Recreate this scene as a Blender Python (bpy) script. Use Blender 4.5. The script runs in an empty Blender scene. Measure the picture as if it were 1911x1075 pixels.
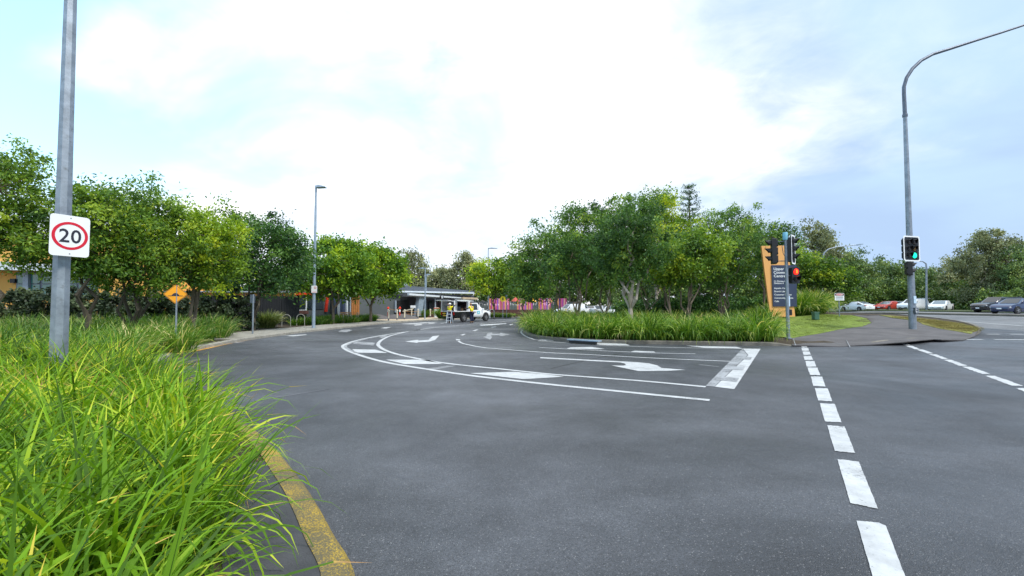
import bpy, math, random
import numpy as np
from mathutils import Vector, Matrix
from mathutils.geometry import delaunay_2d_cdt
random.seed(7)
RNG = np.random.default_rng(7)
R = math.radians
sc = bpy.context.scene

# ------------------------------------------------------------------ camera
F = 800.0            # focal length in pixels of the 1911 px wide photograph
PITCH = math.atan(31.5 / F)
CAMZ = 1.6
cam_d = bpy.data.cameras.new('camera')
cam = bpy.data.objects.new('camera', cam_d)
sc.collection.objects.link(cam)
cam.location = (0, 0, CAMZ)
cam.rotation_euler = (math.pi / 2 + PITCH, 0, 0)
cam_d.sensor_width = 36
cam_d.lens = 36 * F / 1911
cam_d.clip_start = 0.05
cam_d.clip_end = 5000
sc.camera = cam

# ------------------------------------------------------------------ world
SUN_AZ = math.atan2(0.62, -0.45)      # measured from +Y towards +X
SUN_EL = R(52)
world = bpy.data.worlds.new('World')
sc.world = world
world.use_nodes = True
wt = world.node_tree
wt.nodes.clear()
def wn(t, **k):
    n = wt.nodes.new(t)
    for a, v in k.items(): setattr(n, a, v)
    return n
WL = wt.links.new
def wmath(op, a, b=None, c=None, clamp=False):
    n = wn('ShaderNodeMath', operation=op); n.use_clamp = clamp
    for i, v in enumerate((a, b, c)):
        if v is None: continue
        if isinstance(v, (int, float)): n.inputs[i].default_value = v
        else: WL(v, n.inputs[i])
    return n.outputs[0]
tc = wn('ShaderNodeTexCoord')
sep = wn('ShaderNodeSeparateXYZ'); WL(tc.outputs['Generated'], sep.inputs[0])
dx, dy, dz = sep.outputs
den = wmath('ADD', wmath('MAXIMUM', dz, 0.0), 0.28)
comb = wn('ShaderNodeCombineXYZ')
WL(wmath('DIVIDE', dx, den), comb.inputs[0]); WL(wmath('DIVIDE', dy, den), comb.inputs[1]); WL(dz, comb.inputs[2])
def wnoise(scale, off, detail=5, rough=.5, dist=.3):
    m = wn('ShaderNodeVectorMath', operation='ADD'); WL(comb.outputs[0], m.inputs[0]); m.inputs[1].default_value = off
    n = wn('ShaderNodeTexNoise'); n.inputs['Scale'].default_value = scale; n.inputs['Detail'].default_value = detail
    n.inputs['Roughness'].default_value = rough; n.inputs['Distortion'].default_value = dist
    WL(m.outputs[0], n.inputs['Vector']); return n.outputs[0]
def wstep(v, a, b):
    n = wn('ShaderNodeMapRange', interpolation_type='SMOOTHSTEP'); n.inputs['From Min'].default_value = a; n.inputs['From Max'].default_value = b
    WL(v, n.inputs['Value']); return n.outputs[0]
n1 = wnoise(0.75, (3.1, 1.2, 0), 6, .5, .6)
n2 = wnoise(1.7, (9.0, 4.0, 2), 6, .55, .4)
n3 = wnoise(1.1, (1.0, 7.0, 5), 5, .5, .5)
mixn = wmath('ADD', wmath('ADD', wmath('MULTIPLY', n1, .46), wmath('MULTIPLY', n2, .40)), wmath('MULTIPLY', wnoise(5.5, (2, 3, 8), 6, .6, .8), .14))
# clouds grow greyer towards the east (+X), the clear gaps lie in the west
east = wstep(dx, .12, .75)
west = wstep(dx, -.25, -.75)
grey = wmath('MULTIPLY', wstep(wmath('ADD', mixn, wmath('MULTIPLY', east, .26)), .44, .72), 1.0)
col1 = wn('ShaderNodeMix', data_type='RGBA'); WL(grey, col1.inputs[0])
col1.inputs[6].default_value = (.98, .98, 1.0, 1); col1.inputs[7].default_value = (.34, .46, .65, 1)
veil = wmath('MULTIPLY', wmath('MULTIPLY', wstep(n3, .36, .60), .62), wstep(dz, .02, .22))
col2 = wn('ShaderNodeMix', data_type='RGBA'); WL(veil, col2.inputs[0]); WL(col1.outputs[2], col2.inputs[6])
col2.inputs[7].default_value = (.44, .60, .74, 1)
gap = wmath('MULTIPLY', wstep(wmath('ADD', n3, wmath('MULTIPLY', west, .24)), .52, .72), wmath('MULTIPLY', wmath('MULTIPLY', wstep(dz, .10, .26), wstep(dx, .25, -.15)), .95))
bgc = wn('ShaderNodeBackground'); WL(col2.outputs[2], bgc.inputs[0]); bgc.inputs[1].default_value = 1.0
sky = wn('ShaderNodeTexSky', sky_type='NISHITA'); sky.sun_disc = False
sky.sun_elevation = SUN_EL; sky.sun_rotation = SUN_AZ
sky.air_density = 1.0; sky.dust_density = 1.2; sky.ozone_density = 1.5
bgs = wn('ShaderNodeBackground'); WL(sky.outputs[0], bgs.inputs[0]); bgs.inputs[1].default_value = .15
mx = wn('ShaderNodeMixShader'); WL(gap, mx.inputs[0]); WL(bgc.outputs[0], mx.inputs[1])
# the thin cloud in the gaps still scatters light: sky plus pale veil
bgv = wn('ShaderNodeBackground'); bgv.inputs[0].default_value = (.22, .43, .52, 1); bgv.inputs[1].default_value = 1.0
adds = wn('ShaderNodeAddShader'); WL(bgs.outputs[0], adds.inputs[0]); WL(bgv.outputs[0], adds.inputs[1])
WL(adds.outputs[0], mx.inputs[2])
wo = wn('ShaderNodeOutputWorld'); WL(mx.outputs[0], wo.inputs[0])

# ------------------------------------------------------------------ sun
sd = bpy.data.lights.new('sun', 'SUN'); sd.energy = 2.6; sd.angle = R(12); sd.color = (1, .96, .88)
sun = bpy.data.objects.new('sun', sd); sc.collection.objects.link(sun)
sv = Vector((math.sin(SUN_AZ) * math.cos(SUN_EL), math.cos(SUN_AZ) * math.cos(SUN_EL), math.sin(SUN_EL)))
sun.rotation_euler = sv.to_track_quat('Z', 'Y').to_euler()
sun.location = (0, 0, 60)
sc.view_settings.view_transform = 'Standard'
sc.view_settings.look = 'None'
sc.view_settings.gamma = 1
sc.view_settings.use_curve_mapping = False
sc.view_settings.exposure = 0.6

# ------------------------------------------------------------------ terrain and photo geometry
def sstep(t, a, b):
    t = min(1, max(0, (t - a) / (b - a))); return t * t * (3 - 2 * t)
def H(x, y):
    az = x / max(y, 6.0)
    h = 0.75 * sstep(math.hypot(x, y), 16, 46) * sstep(az, .52, .90)
    # low grassed bank under the lawn and the pylon
    return h + .55 * sstep(y, 19, 27) * sstep(az, .50, .60) * (1 - sstep(az, .70, .84)) * (1 - sstep(y, 34, 50))
def ray(px, py):
    a = (px - 955.5) / F; b = (537.5 - py) / F
    v = Vector((a, math.cos(PITCH) - b * math.sin(PITCH), math.sin(PITCH) + b * math.cos(PITCH)))
    return v / v.y
def at(px, py, d):                      # point at depth d
    v = ray(px, py); return Vector((v.x * d, d, CAMZ + v.z * d))
def gp(px, py, off=0.0):                # point on the terrain (+off)
    v = ray(px, py); d = 1.0; a = 1.0
    while d < 400:
        if CAMZ + v.z * d < H(v.x * d, d) + off: break
        a = d; d *= 1.012
    for _ in range(30):
        m_ = (a + d) / 2
        if CAMZ + v.z * m_ < H(v.x * m_, m_) + off: d = m_
        else: a = m_
    return Vector((v.x * d, d, H(v.x * d, d) + off))
def xat(px, d): return (px - 955.5) / F * d * 1.0

# ------------------------------------------------------------------ helpers
COL = sc.collection
def link(o): COL.objects.link(o); return o
def tag(o, label=None, cat=None, group=None, kind=None):
    if label: o['label'] = label
    if cat: o['category'] = cat
    if group: o['group'] = group
    if kind: o['kind'] = kind
    return o
def thing(name, label, cat, loc=(0, 0, 0), rz=0, group=None):
    o = link(bpy.data.objects.new(name, None)); o.location = loc; o.rotation_euler = (0, 0, rz)
    o.empty_display_size = .2
    return tag(o, label, cat, group)
def copy_tree(o, parent=None):
    c = o.copy(); link(c); c.parent = parent
    for ch in list(o.children): copy_tree(ch, c)
    return c
def struct(o): o['kind'] = 'structure'; return o

class MB:
    def __init__(s): s.v = []; s.f = []
    def add(s, vs, fs):
        n = len(s.v); s.v += [tuple(v) for v in vs]; s.f += [tuple(i + n for i in f) for f in fs]
    def box(s, c, d, rz=0, M=None):
        x, y, z = d[0] / 2, d[1] / 2, d[2] / 2
        vs = [Vector((a * x, b * y, e * z)) for e in (-1, 1) for a, b in ((-1, -1), (1, -1), (1, 1), (-1, 1))]
        m = Matrix.Rotation(rz, 4, 'Z') if M is None else M
        vs = [m @ v + Vector(c) for v in vs]
        s.add(vs, [(3, 2, 1, 0), (4, 5, 6, 7), (0, 1, 5, 4), (1, 2, 6, 5), (2, 3, 7, 6), (3, 0, 4, 7)])
        return s
    def tube(s, path, rad, n=8, cap=True):
        path = [Vector(p) for p in path]
        if isinstance(rad, (int, float)): rad = [rad] * len(path)
        rings = []; up = None
        for i, p in enumerate(path):
            t = (path[min(i + 1, len(path) - 1)] - path[max(i - 1, 0)])
            if t.length < 1e-9: t = Vector((0, 0, 1))
            t.normalize()
            if up is None: up = Vector((1, 0, 0)) if abs(t.x) < .9 else Vector((0, 1, 0))
            a = (up - t * up.dot(t)); a.normalize(); up = a; b = t.cross(a)
            rings.append([p + (a * math.cos(2 * math.pi * (k + .5) / n) + b * math.sin(2 * math.pi * (k + .5) / n)) * rad[i] for k in range(n)])
        vs = [v for r in rings for v in r]; fs = []
        for i in range(len(rings) - 1):
            for k in range(n):
                k2 = (k + 1) % n
                fs.append((i * n + k, i * n + k2, (i + 1) * n + k2, (i + 1) * n + k))
        if cap:
            fs.append(tuple(range(n - 1, -1, -1))); fs.append(tuple((len(rings) - 1) * n + k for k in range(n)))
        s.add(vs, fs); return s
    def prism(s, poly, h, M):            # poly in local XY, extruded along local Z by h, then M
        n = len(poly)
        vs = [M @ Vector((p[0], p[1], 0)) for p in poly] + [M @ Vector((p[0], p[1], h)) for p in poly]
        s.add(vs, [tuple(range(n - 1, -1, -1)), tuple(range(n, 2 * n))] + [(i, (i + 1) % n, n + (i + 1) % n, n + i) for i in range(n)])
        return s
    def ringprism(s, outer, inner, h, M):
        n = len(outer)
        vs = [M @ Vector((p[0], p[1], z)) for z in (0, h) for q in (outer, inner) for p in q]
        fs = []
        for i in range(n):
            j = (i + 1) % n
            fs += [(i, n + i, n + j, j), (2 * n + i, 2 * n + j, 3 * n + j, 3 * n + i), (i, j, 2 * n + j, 2 * n + i), (n + j, n + i, 3 * n + i, 3 * n + j)]
        s.add(vs, fs); return s
    def lathe(s, prof, M=Matrix(), n=16):
        vs = [M @ Vector((r * math.cos(2 * math.pi * k / n), r * math.sin(2 * math.pi * k / n), z)) for r, z in prof for k in range(n)]
        fs = []
        for i in range(len(prof) - 1):
            for k in range(n):
                k2 = (k + 1) % n; fs.append((i * n + k, i * n + k2, (i + 1) * n + k2, (i + 1) * n + k))
        fs.append(tuple(range(n - 1, -1, -1))); fs.append(tuple((len(prof) - 1) * n + k for k in range(n)))
        s.add(vs, fs); return s
    def mesh(s, name, mat, smooth=False):
        me = bpy.data.meshes.new(name); me.from_pydata(s.v, [], s.f)
        if mat: me.materials.append(mat)
        if smooth:
            me.polygons.foreach_set('use_smooth', [True] * len(me.polygons))
            try: me.set_sharp_from_angle(angle=R(40))
            except Exception: pass
        me.update(); return me
    def build(s, name, mat, parent=None, smooth=False, bevel=0):
        o = link(bpy.data.objects.new(name, s.mesh(name, mat, smooth)))
        if parent is not None: o.parent = parent
        if bevel:
            b = o.modifiers.new('b', 'BEVEL'); b.width = bevel; b.segments = 2; b.limit_method = 'ANGLE'
        return o

def rrect(w, h, r, n=4):
    pts = []
    for cx, cy, a0 in ((w / 2 - r, h / 2 - r, 0), (-w / 2 + r, h / 2 - r, 90), (-w / 2 + r, -h / 2 + r, 180), (w / 2 - r, -h / 2 + r, 270)):
        for k in range(n + 1):
            a = R(a0 + 90 * k / n); pts.append((cx + r * math.cos(a), cy + r * math.sin(a)))
    return pts
def circ(r, n=24): return [(r * math.cos(2 * math.pi * k / n), r * math.sin(2 * math.pi * k / n)) for k in range(n)]
def face_m(loc, ang):
    """matrix of an upright panel: local x = width direction at angle ang, local y = up, local z = out of the face"""
    u = Vector((math.cos(ang), math.sin(ang), 0)); n = Vector((math.sin(ang), -math.cos(ang), 0))
    m = Matrix(((u.x, 0, n.x, loc[0]), (u.y, 0, n.y, loc[1]), (0, 1, 0, loc[2]), (0, 0, 0, 1)))
    return m

# ------------------------------------------------------------------ materials
def mat(name, col, rough=.6, var=0.0, vscale=3.0, metal=0.0, bump=0.0, bscale=40, spec=.5, emit=None, es=1, trans=0, dirt=0, dirtcol=(.05, .045, .04), coat=0):
    m = bpy.data.materials.new(name); m.use_nodes = True
    nt = m.node_tree; p = nt.nodes['Principled BSDF']; L = nt.links.new
    p.inputs['Base Color'].default_value = (*col, 1); p.inputs['Roughness'].default_value = rough
    p.inputs['Metallic'].default_value = metal; p.inputs['Specular IOR Level'].default_value = spec
    p.inputs['Coat Weight'].default_value = coat
    if trans: p.inputs['Transmission Weight'].default_value = trans
    t = None
    if var or bump or dirt: t = nt.nodes.new('ShaderNodeTexCoord')
    src = None
    if var:
        n = nt.nodes.new('ShaderNodeTexNoise'); n.inputs['Scale'].default_value = vscale; n.inputs['Detail'].default_value = 6
        n.inputs['Roughness'].default_value = .65
        L(t.outputs['Object'], n.inputs['Vector'])
        r = nt.nodes.new('ShaderNodeMapRange'); r.inputs['From Min'].default_value = .3; r.inputs['From Max'].default_value = .7
        r.inputs['To Min'].default_value = 1 - var; r.inputs['To Max'].default_value = 1 + var
        L(n.outputs[0], r.inputs['Value'])
        v = nt.nodes.new('ShaderNodeVectorMath'); v.operation = 'SCALE'; v.inputs[0].default_value = col
        L(r.outputs[0], v.inputs['Scale']); src = v.outputs[0]
    if dirt:
        n = nt.nodes.new('ShaderNodeTexNoise'); n.inputs['Scale'].default_value = vscale * 2.7; n.inputs['Detail'].default_value = 8
        n.inputs['Roughness'].default_value = .75; L(t.outputs['Object'], n.inputs['Vector'])
        r = nt.nodes.new('ShaderNodeMapRange'); r.inputs['From Min'].default_value = .62 - dirt * .2; r.inputs['From Max'].default_value = .72
        L(n.outputs[0], r.inputs['Value'])
        x = nt.nodes.new('ShaderNodeMix'); x.data_type = 'RGBA'; L(r.outputs[0], x.inputs[0])
        if src: L(src, x.inputs[6])
        else: x.inputs[6].default_value = (*col, 1)
        x.inputs[7].default_value = (*dirtcol, 1); src = x.outputs[2]
    if src: L(src, p.inputs['Base Color'])
    if bump:
        n = nt.nodes.new('ShaderNodeTexNoise'); n.inputs['Scale'].default_value = bscale; n.inputs['Detail'].default_value = 4
        L(t.outputs['Object'], n.inputs['Vector'])
        b = nt.nodes.new('ShaderNodeBump'); b.inputs['Strength'].default_value = bump; b.inputs['Distance'].default_value = .01
        L(n.outputs[0], b.inputs['Height']); L(b.outputs[0], p.inputs['Normal'])
    if emit:
        p.inputs['Emission Color'].default_value = (*emit, 1); p.inputs['Emission Strength'].default_value = es
    return m

def leafmat(name, ramp, trans=.35, rough=.5, nscale=.6, spec=.35, bright=1.75):
    """ramp: list of (pos, colour) looked up with the leaf's own tone plus a little drift from clump to clump"""
    m = bpy.data.materials.new(name); m.use_nodes = True
    nt = m.node_tree; p = nt.nodes['Principled BSDF']; L = nt.links.new
    a = nt.nodes.new('ShaderNodeAttribute'); a.attribute_name = 'tone'
    t = nt.nodes.new('ShaderNodeTexCoord'); n = nt.nodes.new('ShaderNodeTexNoise'); n.inputs['Scale'].default_value = nscale; n.inputs['Detail'].default_value = 2
    L(t.outputs['Object'], n.inputs['Vector'])
    oi = nt.nodes.new('ShaderNodeObjectInfo')
    def mth(op, x, y):
        k = nt.nodes.new('ShaderNodeMath'); k.operation = op
        for i, v in enumerate((x, y)):
            if isinstance(v, (int, float)): k.inputs[i].default_value = v
            else: L(v, k.inputs[i])
        return k.outputs[0]
    s = mth('ADD', mth('MULTIPLY', a.outputs['Fac'], .75), mth('MULTIPLY', mth('SUBTRACT', n.outputs[0], .5), .9))
    s = mth('ADD', s, mth('MULTIPLY', mth('SUBTRACT', oi.outputs['Random'], .5), .12))
    s = mth('ADD', s, .1)
    cr = nt.nodes.new('ShaderNodeValToRGB'); L(s, cr.inputs[0])
    e = cr.color_ramp.elements
    while len(e) < len(ramp): e.new(.5)
    for k, (pos, c) in enumerate(ramp): e[k].position = pos; e[k].color = (*[min(.9, q * bright) for q in c], 1)
    L(cr.outputs[0], p.inputs['Base Color']); p.inputs['Roughness'].default_value = rough
    p.inputs['Specular IOR Level'].default_value = spec
    tr = nt.nodes.new('ShaderNodeBsdfTranslucent')
    sc_ = nt.nodes.new('ShaderNodeVectorMath'); sc_.operation = 'MULTIPLY'; L(cr.outputs[0], sc_.inputs[0]); sc_.inputs[1].default_value = (1.5, 1.35, .6)
    L(sc_.outputs[0], tr.inputs[0])
    mxx = nt.nodes.new('ShaderNodeMixShader'); mxx.inputs[0].default_value = trans
    L(p.outputs[0], mxx.inputs[1]); L(tr.outputs[0], mxx.inputs[2])
    L(mxx.outputs[0], nt.nodes['Material Output'].inputs[0])
    return m

def asphalt(name, dark, light, gloss=.55):
    m = bpy.data.materials.new(name); m.use_nodes = True
    nt = m.node_tree; p = nt.nodes['Principled BSDF']; L = nt.links.new
    t = nt.nodes.new('ShaderNodeTexCoord')
    def noise(s, d=4, r=.6, dist=0, vec=None):
        n = nt.nodes.new('ShaderNodeTexNoise'); n.inputs['Scale'].default_value = s; n.inputs['Detail'].default_value = d
        n.inputs['Roughness'].default_value = r; n.inputs['Distortion'].default_value = dist
        L(vec or t.outputs['Object'], n.inputs['Vector']); return n.outputs[0]
    def rng(v, a, b, c, d):
        r = nt.nodes.new('ShaderNodeMapRange'); L(v, r.inputs['Value'])
        for k, q in zip(('From Min', 'From Max', 'To Min', 'To Max'), (a, b, c, d)): r.inputs[k].default_value = q
        return r.outputs[0]
    def mixc(f, a, b):
        x = nt.nodes.new('ShaderNodeMix'); x.data_type = 'RGBA'; L(f, x.inputs[0])
        for k, q in ((6, a), (7, b)):
            if isinstance(q, tuple): x.inputs[k].default_value = (*q, 1)
            else: L(q, x.inputs[k])
        return x.outputs[2]
    big = rng(noise(.16, 5, .6, .8), .38, .62, 0, 1)
    c = mixc(big, dark, light)
    vo = nt.nodes.new('ShaderNodeTexVoronoi'); vo.inputs['Scale'].default_value = 150; L(t.outputs['Object'], vo.inputs['Vector'])
    sep = nt.nodes.new('ShaderNodeSeparateColor'); L(vo.outputs['Color'], sep.inputs[0])
    stone = rng(sep.outputs[0], 0, 1, .58, 1.45)
    v = nt.nodes.new('ShaderNodeVectorMath'); v.operation = 'SCALE'; L(c, v.inputs[0]); L(stone, v.inputs['Scale'])
    spark = rng(sep.outputs[1], .972, .985, 0, .5)
    c2 = mixc(spark, v.outputs[0], (.34, .34, .35))
    mp = nt.nodes.new('ShaderNodeMapping'); mp.inputs['Scale'].default_value = (.16, .9, 1); mp.inputs['Rotation'].default_value = (0, 0, .35)
    L(t.outputs['Object'], mp.inputs['Vector'])
    track = rng(noise(1.0, 3, .5, .6, mp.outputs[0]), .38, .62, .90, 1.09)
    pm = nt.nodes.new('ShaderNodeMath'); pm.operation = 'MULTIPLY'
    L(rng(noise(1.3, 6, .7), .35, .7, .80, 1.18), pm.inputs[0]); L(track, pm.inputs[1]); pt = pm.outputs[0]
    v2 = nt.nodes.new('ShaderNodeVectorMath'); v2.operation = 'SCALE'; L(c2, v2.inputs[0]); L(pt, v2.inputs['Scale'])
    L(v2.outputs[0], p.inputs['Base Color'])
    L(rng(noise(.35, 5, .6, .5), .35, .65, gloss - .1, gloss + .16), p.inputs['Roughness'])
    p.inputs['Specular IOR Level'].default_value = .5
    b = nt.nodes.new('ShaderNodeBump'); b.inputs['Strength'].default_value = .9; b.inputs['Distance'].default_value = .006
    L(vo.outputs['Distance'], b.inputs['Height']); b.invert = True
    L(b.outputs[0], p.inputs['Normal'])
    return m

def paint(name, col, wear=.45, under=(.07, .07, .075), fine=38):
    m = bpy.data.materials.new(name); m.use_nodes = True
    nt = m.node_tree; p = nt.nodes['Principled BSDF']; L = nt.links.new
    t = nt.nodes.new('ShaderNodeTexCoord')
    n = nt.nodes.new('ShaderNodeTexNoise'); n.inputs['Scale'].default_value = fine; n.inputs['Detail'].default_value = 6; n.inputs['Roughness'].default_value = .75
    L(t.outputs['Object'], n.inputs['Vector'])
    n2 = nt.nodes.new('ShaderNodeTexNoise'); n2.inputs['Scale'].default_value = 1.7; n2.inputs['Detail'].default_value = 4
    L(t.outputs['Object'], n2.inputs['Vector'])
    a = nt.nodes.new('ShaderNodeMath'); a.operation = 'MULTIPLY_ADD'; L(n2.outputs[0], a.inputs[0]); a.inputs[1].default_value = .5; L(n.outputs[0], a.inputs[2])
    r = nt.nodes.new('ShaderNodeMapRange'); L(a.outputs[0], r.inputs['Value']); r.inputs['From Min'].default_value = 1.06 - wear * .5; r.inputs['From Max'].default_value = 1.12 - wear * .4
    n3 = nt.nodes.new('ShaderNodeTexNoise'); n3.inputs['Scale'].default_value = 4; n3.inputs['Detail'].default_value = 7; n3.inputs['Roughness'].default_value = .7
    L(t.outputs['Object'], n3.inputs['Vector'])
    r3 = nt.nodes.new('ShaderNodeMapRange'); L(n3.outputs[0], r3.inputs['Value']); r3.inputs['From Min'].default_value = .3; r3.inputs['From Max'].default_value = .75
    r3.inputs['To Min'].default_value = 1.12; r3.inputs['To Max'].default_value = .66
    v = nt.nodes.new('ShaderNodeVectorMath'); v.operation = 'SCALE'; v.inputs[0].default_value = col; L(r3.outputs[0], v.inputs['Scale'])
    x = nt.nodes.new('ShaderNodeMix'); x.data_type = 'RGBA'; L(r.outputs[0], x.inputs[0]); L(v.outputs[0], x.inputs[6]); x.inputs[7].default_value = (*under, 1)
    L(x.outputs[2], p.inputs['Base Color']); p.inputs['Roughness'].default_value = .6
    b = nt.nodes.new('ShaderNodeBump'); b.inputs['Strength'].default_value = .35; b.inputs['Distance'].default_value = .004
    L(n.outputs[0], b.inputs['Height']); L(b.outputs[0], p.inputs['Normal'])
    return m

M = {}
M['asphalt'] = asphalt('asphalt_wet', (.044, .048, .057), (.096, .102, .118), .47)
M['asphalt_old'] = asphalt('asphalt_main', (.13, .135, .145), (.19, .195, .205), .6)
M['path'] = mat('path_asphalt', (.095, .088, .09), .75, .3, 1.2, bump=.5, bscale=120)
M['white_paint'] = paint('road_paint', (.50, .515, .53), .40)
M['worn_paint'] = paint('worn_road_paint', (.36, .375, .40), .66)
M['ghost_paint'] = paint('faded_road_paint', (.26, .27, .29), .75)
M['tar'] = mat('tar_seal', (.022, .023, .027), .45, .5, 9)
M['scuff'] = asphalt('scuffed_asphalt', (.085, .09, .105), (.12, .125, .14))
M['yellow_line'] = paint('yellow_paint', (.72, .36, .02), .5)
M['yellow_kerb'] = paint('yellow_kerb_paint', (.50, .33, .012), .86, (.10, .085, .045), 95)
M['concrete'] = mat('concrete', (.30, .285, .25), .85, .25, 2.5, bump=.4, bscale=60, dirt=.5, dirtcol=(.12, .10, .075))
M['kerbside'] = mat('kerb_concrete', (.17, .155, .13), .85, .35, 3, bump=.4, bscale=60, dirt=.2, dirtcol=(.06, .05, .04))
M['dark_slab'] = mat('dark_concrete', (.050, .052, .060), .7, .3, 4, bump=.4, bscale=90)
M['plaza'] = mat('plaza_paving', (.50, .40, .28), .8, .15, 1.5)
M['soil'] = mat('soil', (.050, .036, .022), .95, .5, 6, bump=.8, bscale=30)
M['mulch'] = mat('mulch', (.12, .06, .035), .95, .5, 8, bump=.8, bscale=30)
M['lawn'] = mat('lawn', (.14, .20, .02), .85, .35, 1.6, bump=.8, bscale=90)
M['verge_grass'] = mat('nature_strip_turf', (.17, .185, .03), .9, .4, 1.3, bump=.8, bscale=70, dirt=.8, dirtcol=(.20, .12, .045))
M['rough_ground'] = mat('rough_ground', (.06, .08, .03), .95, .4, .5, bump=.5, bscale=10)
M['galv'] = mat('galvanised_steel', (.27, .31, .36), .5, .28, 5, .55, .1, 60, dirt=.35, dirtcol=(.17, .18, .19))
M['galv_blue'] = mat('blue_grey_steel', (.30, .38, .47), .45, .2, 4, .3, .05, 60)
M['galv_dark'] = mat('dull_dark_steel', (.13, .15, .19), .5, .2, 6, .5)
M['white_sign'] = mat('sign_white', (.82, .84, .86), .45, .05, 3)
M['sign_red'] = mat('sign_red', (.62, .008, .03), .45)
M['sign_black'] = mat('sign_black', (.02, .02, .035), .5)
M['sign_yellow'] = mat('sign_amber', (.80, .33, .008), .45, .06, 4)
M['sign_yellow2'] = mat('sign_yellow', (.85, .68, .01), .45, .05)
M['black'] = mat('black_plastic', (.012, .013, .016), .45, .2, 8)
M['lens_off'] = mat('dark_lens', (.03, .02, .018), .2)
M['lens_amber'] = mat('amber_lens_unlit', (.16, .08, .01), .2)
M['green_on'] = mat('green_light', (0, .3, .15), .4, emit=(.0, .95, .50), es=1.15)
M['red_on'] = mat('red_light', (.4, 0, 0), .4, emit=(1, .02, .01), es=1.3)
M['orange_on'] = mat('orange_man_light', (.5, .1, 0), .4, emit=(1, .28, .02), es=1.6)
M['bark'] = mat('bark', (.17, .135, .10), .9, .4, 4, bump=.9, bscale=22)
M['bark_dark'] = mat('dark_bark', (.085, .07, .05), .9, .4, 4, bump=.9, bscale=22)
M['bark_pale'] = mat('pale_bark', (.36, .31, .25), .8, .35, 2, bump=.5, bscale=20)
g = lambda *c: c
M['leaf_mid'] = leafmat('leaf_mid', [(0, (.018, .048, .010)), (.35, (.052, .110, .016)), (.65, (.125, .205, .020)), (1, (.30, .34, .03))])
M['leaf_yellow'] = leafmat('leaf_yellow_green', [(0, (.024, .060, .008)), (.35, (.085, .155, .014)), (.65, (.185, .27, .018)), (1, (.42, .42, .02))])
M['leaf_bright'] = leafmat('leaf_bright', [(0, (.020, .062, .008)), (.3, (.060, .135, .012)), (.6, (.14, .235, .016)), (1, (.32, .40, .02))], bright=1.6)
M['leaf_dark'] = leafmat('leaf_dark', [(0, (.012, .036, .012)), (.4, (.030, .078, .022)), (.7, (.062, .135, .030)), (1, (.14, .22, .035))])
M['leaf_island'] = leafmat('leaf_island', [(0, (.016, .042, .014)), (.35, (.040, .092, .024)), (.65, (.082, .16, .032)), (1, (.24, .30, .035))], bright=1.75)
M['leaf_gum'] = leafmat('leaf_gum', [(0, (.040, .050, .026)), (.4, (.082, .095, .048)), (.7, (.13, .145, .075)), (1, (.22, .21, .12))], .2, bright=2.5)
M['leaf_gum_olive'] = leafmat('leaf_gum_olive', [(0, (.022, .042, .016)), (.4, (.048, .082, .028)), (.7, (.09, .13, .040)), (1, (.17, .20, .06))], .2, bright=2.3)
M['leaf_hedge'] = leafmat('leaf_hedge', [(0, (.012, .024, .012)), (.4, (.032, .052, .026)), (.7, (.07, .10, .045)), (1, (.15, .18, .08))], .15, bright=1.2)
M['leaf_far'] = leafmat('leaf_far', [(0, (.018, .034, .012)), (.4, (.040, .072, .020)), (.7, (.085, .13, .025)), (1, (.15, .19, .04))], .2, bright=2.1)
M['blade_near'] = leafmat('blade_near', [(0, (.014, .036, .006)), (.25, (.045, .10, .010)), (.58, (.135, .27, .012)), (.86, (.40, .45, .04)), (.93, (.50, .38, .07)), (1, (.34, .20, .09))], .35, .55, .8, .18, bright=1.4)
M['blade_mid'] = leafmat('blade_mid', [(0, (.018, .055, .008)), (.35, (.065, .155, .014)), (.7, (.125, .24, .03)), (.9, (.34, .43, .08)), (1, (.60, .52, .26))], .35, .4, .5, bright=1.3)
M['blade_pale'] = leafmat('blade_pale', [(0, (.05, .08, .02)), (.35, (.14, .20, .05)), (.7, (.32, .36, .13)), (1, (.55, .52, .30))], .35, .45, .7, bright=1.1)
M['ochre'] = mat('ochre_render', (.68, .38, .09), .8, .08, .8)
M['fascia'] = mat('pale_fascia', (.62, .68, .75), .5, .05, .5)
M['fascia_grey'] = mat('grey_blue_soffit', (.30, .36, .44), .5, .05, .5)
M['glass_green'] = mat('green_glass', (.05, .20, .18), .12, .15, .7, spec=.8)
M['glass_dark'] = mat('dark_glass', (.012, .022, .028), .1, spec=.8)
M['wall_dark'] = mat('dark_wall', (.050, .055, .075), .7, .12, .5)
M['wall_grey'] = mat('grey_wall', (.085, .10, .11), .75, .12, .6)
M['roof_grey'] = mat('roof_metal', (.14, .16, .20), .5, .1, .5, .3)
M['navy'] = mat('navy_panel', (.035, .050, .10), .45, .1, 1)
M['orange_panel'] = mat('pylon_orange', (.80, .40, .13), .6, .06, .6)
M['red_frame'] = mat('red_frame', (.66, .035, .01), .5)
M['timber'] = mat('timber_cladding', (.30, .12, .03), .6, .3, 3)
M['bench_timber'] = mat('bench_timber', (.35, .20, .10), .7, .3, 4)
M['brick'] = mat('dark_brick', (.11, .05, .045), .9, .35, 5)
M['block'] = mat('concrete_block', (.20, .18, .155), .85, .25, 4)
M['post_cream'] = mat('bollard_cream', (.58, .54, .44), .6, .12, 4)
M['yellow_post'] = mat('bollard_yellow', (.85, .52, .02), .5, .1, 4)
M['car_white'] = mat('white_car_paint', (.78, .80, .83), .25, coat=.6, spec=.5)
M['car_silver'] = mat('silver_car_paint', (.45, .47, .50), .3, metal=.4, coat=.6)
M['car_red'] = mat('red_car_paint', (.50, .06, .04), .3, coat=.6)
M['car_black'] = mat('black_car_paint', (.012, .013, .018), .15, coat=.8)
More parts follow.
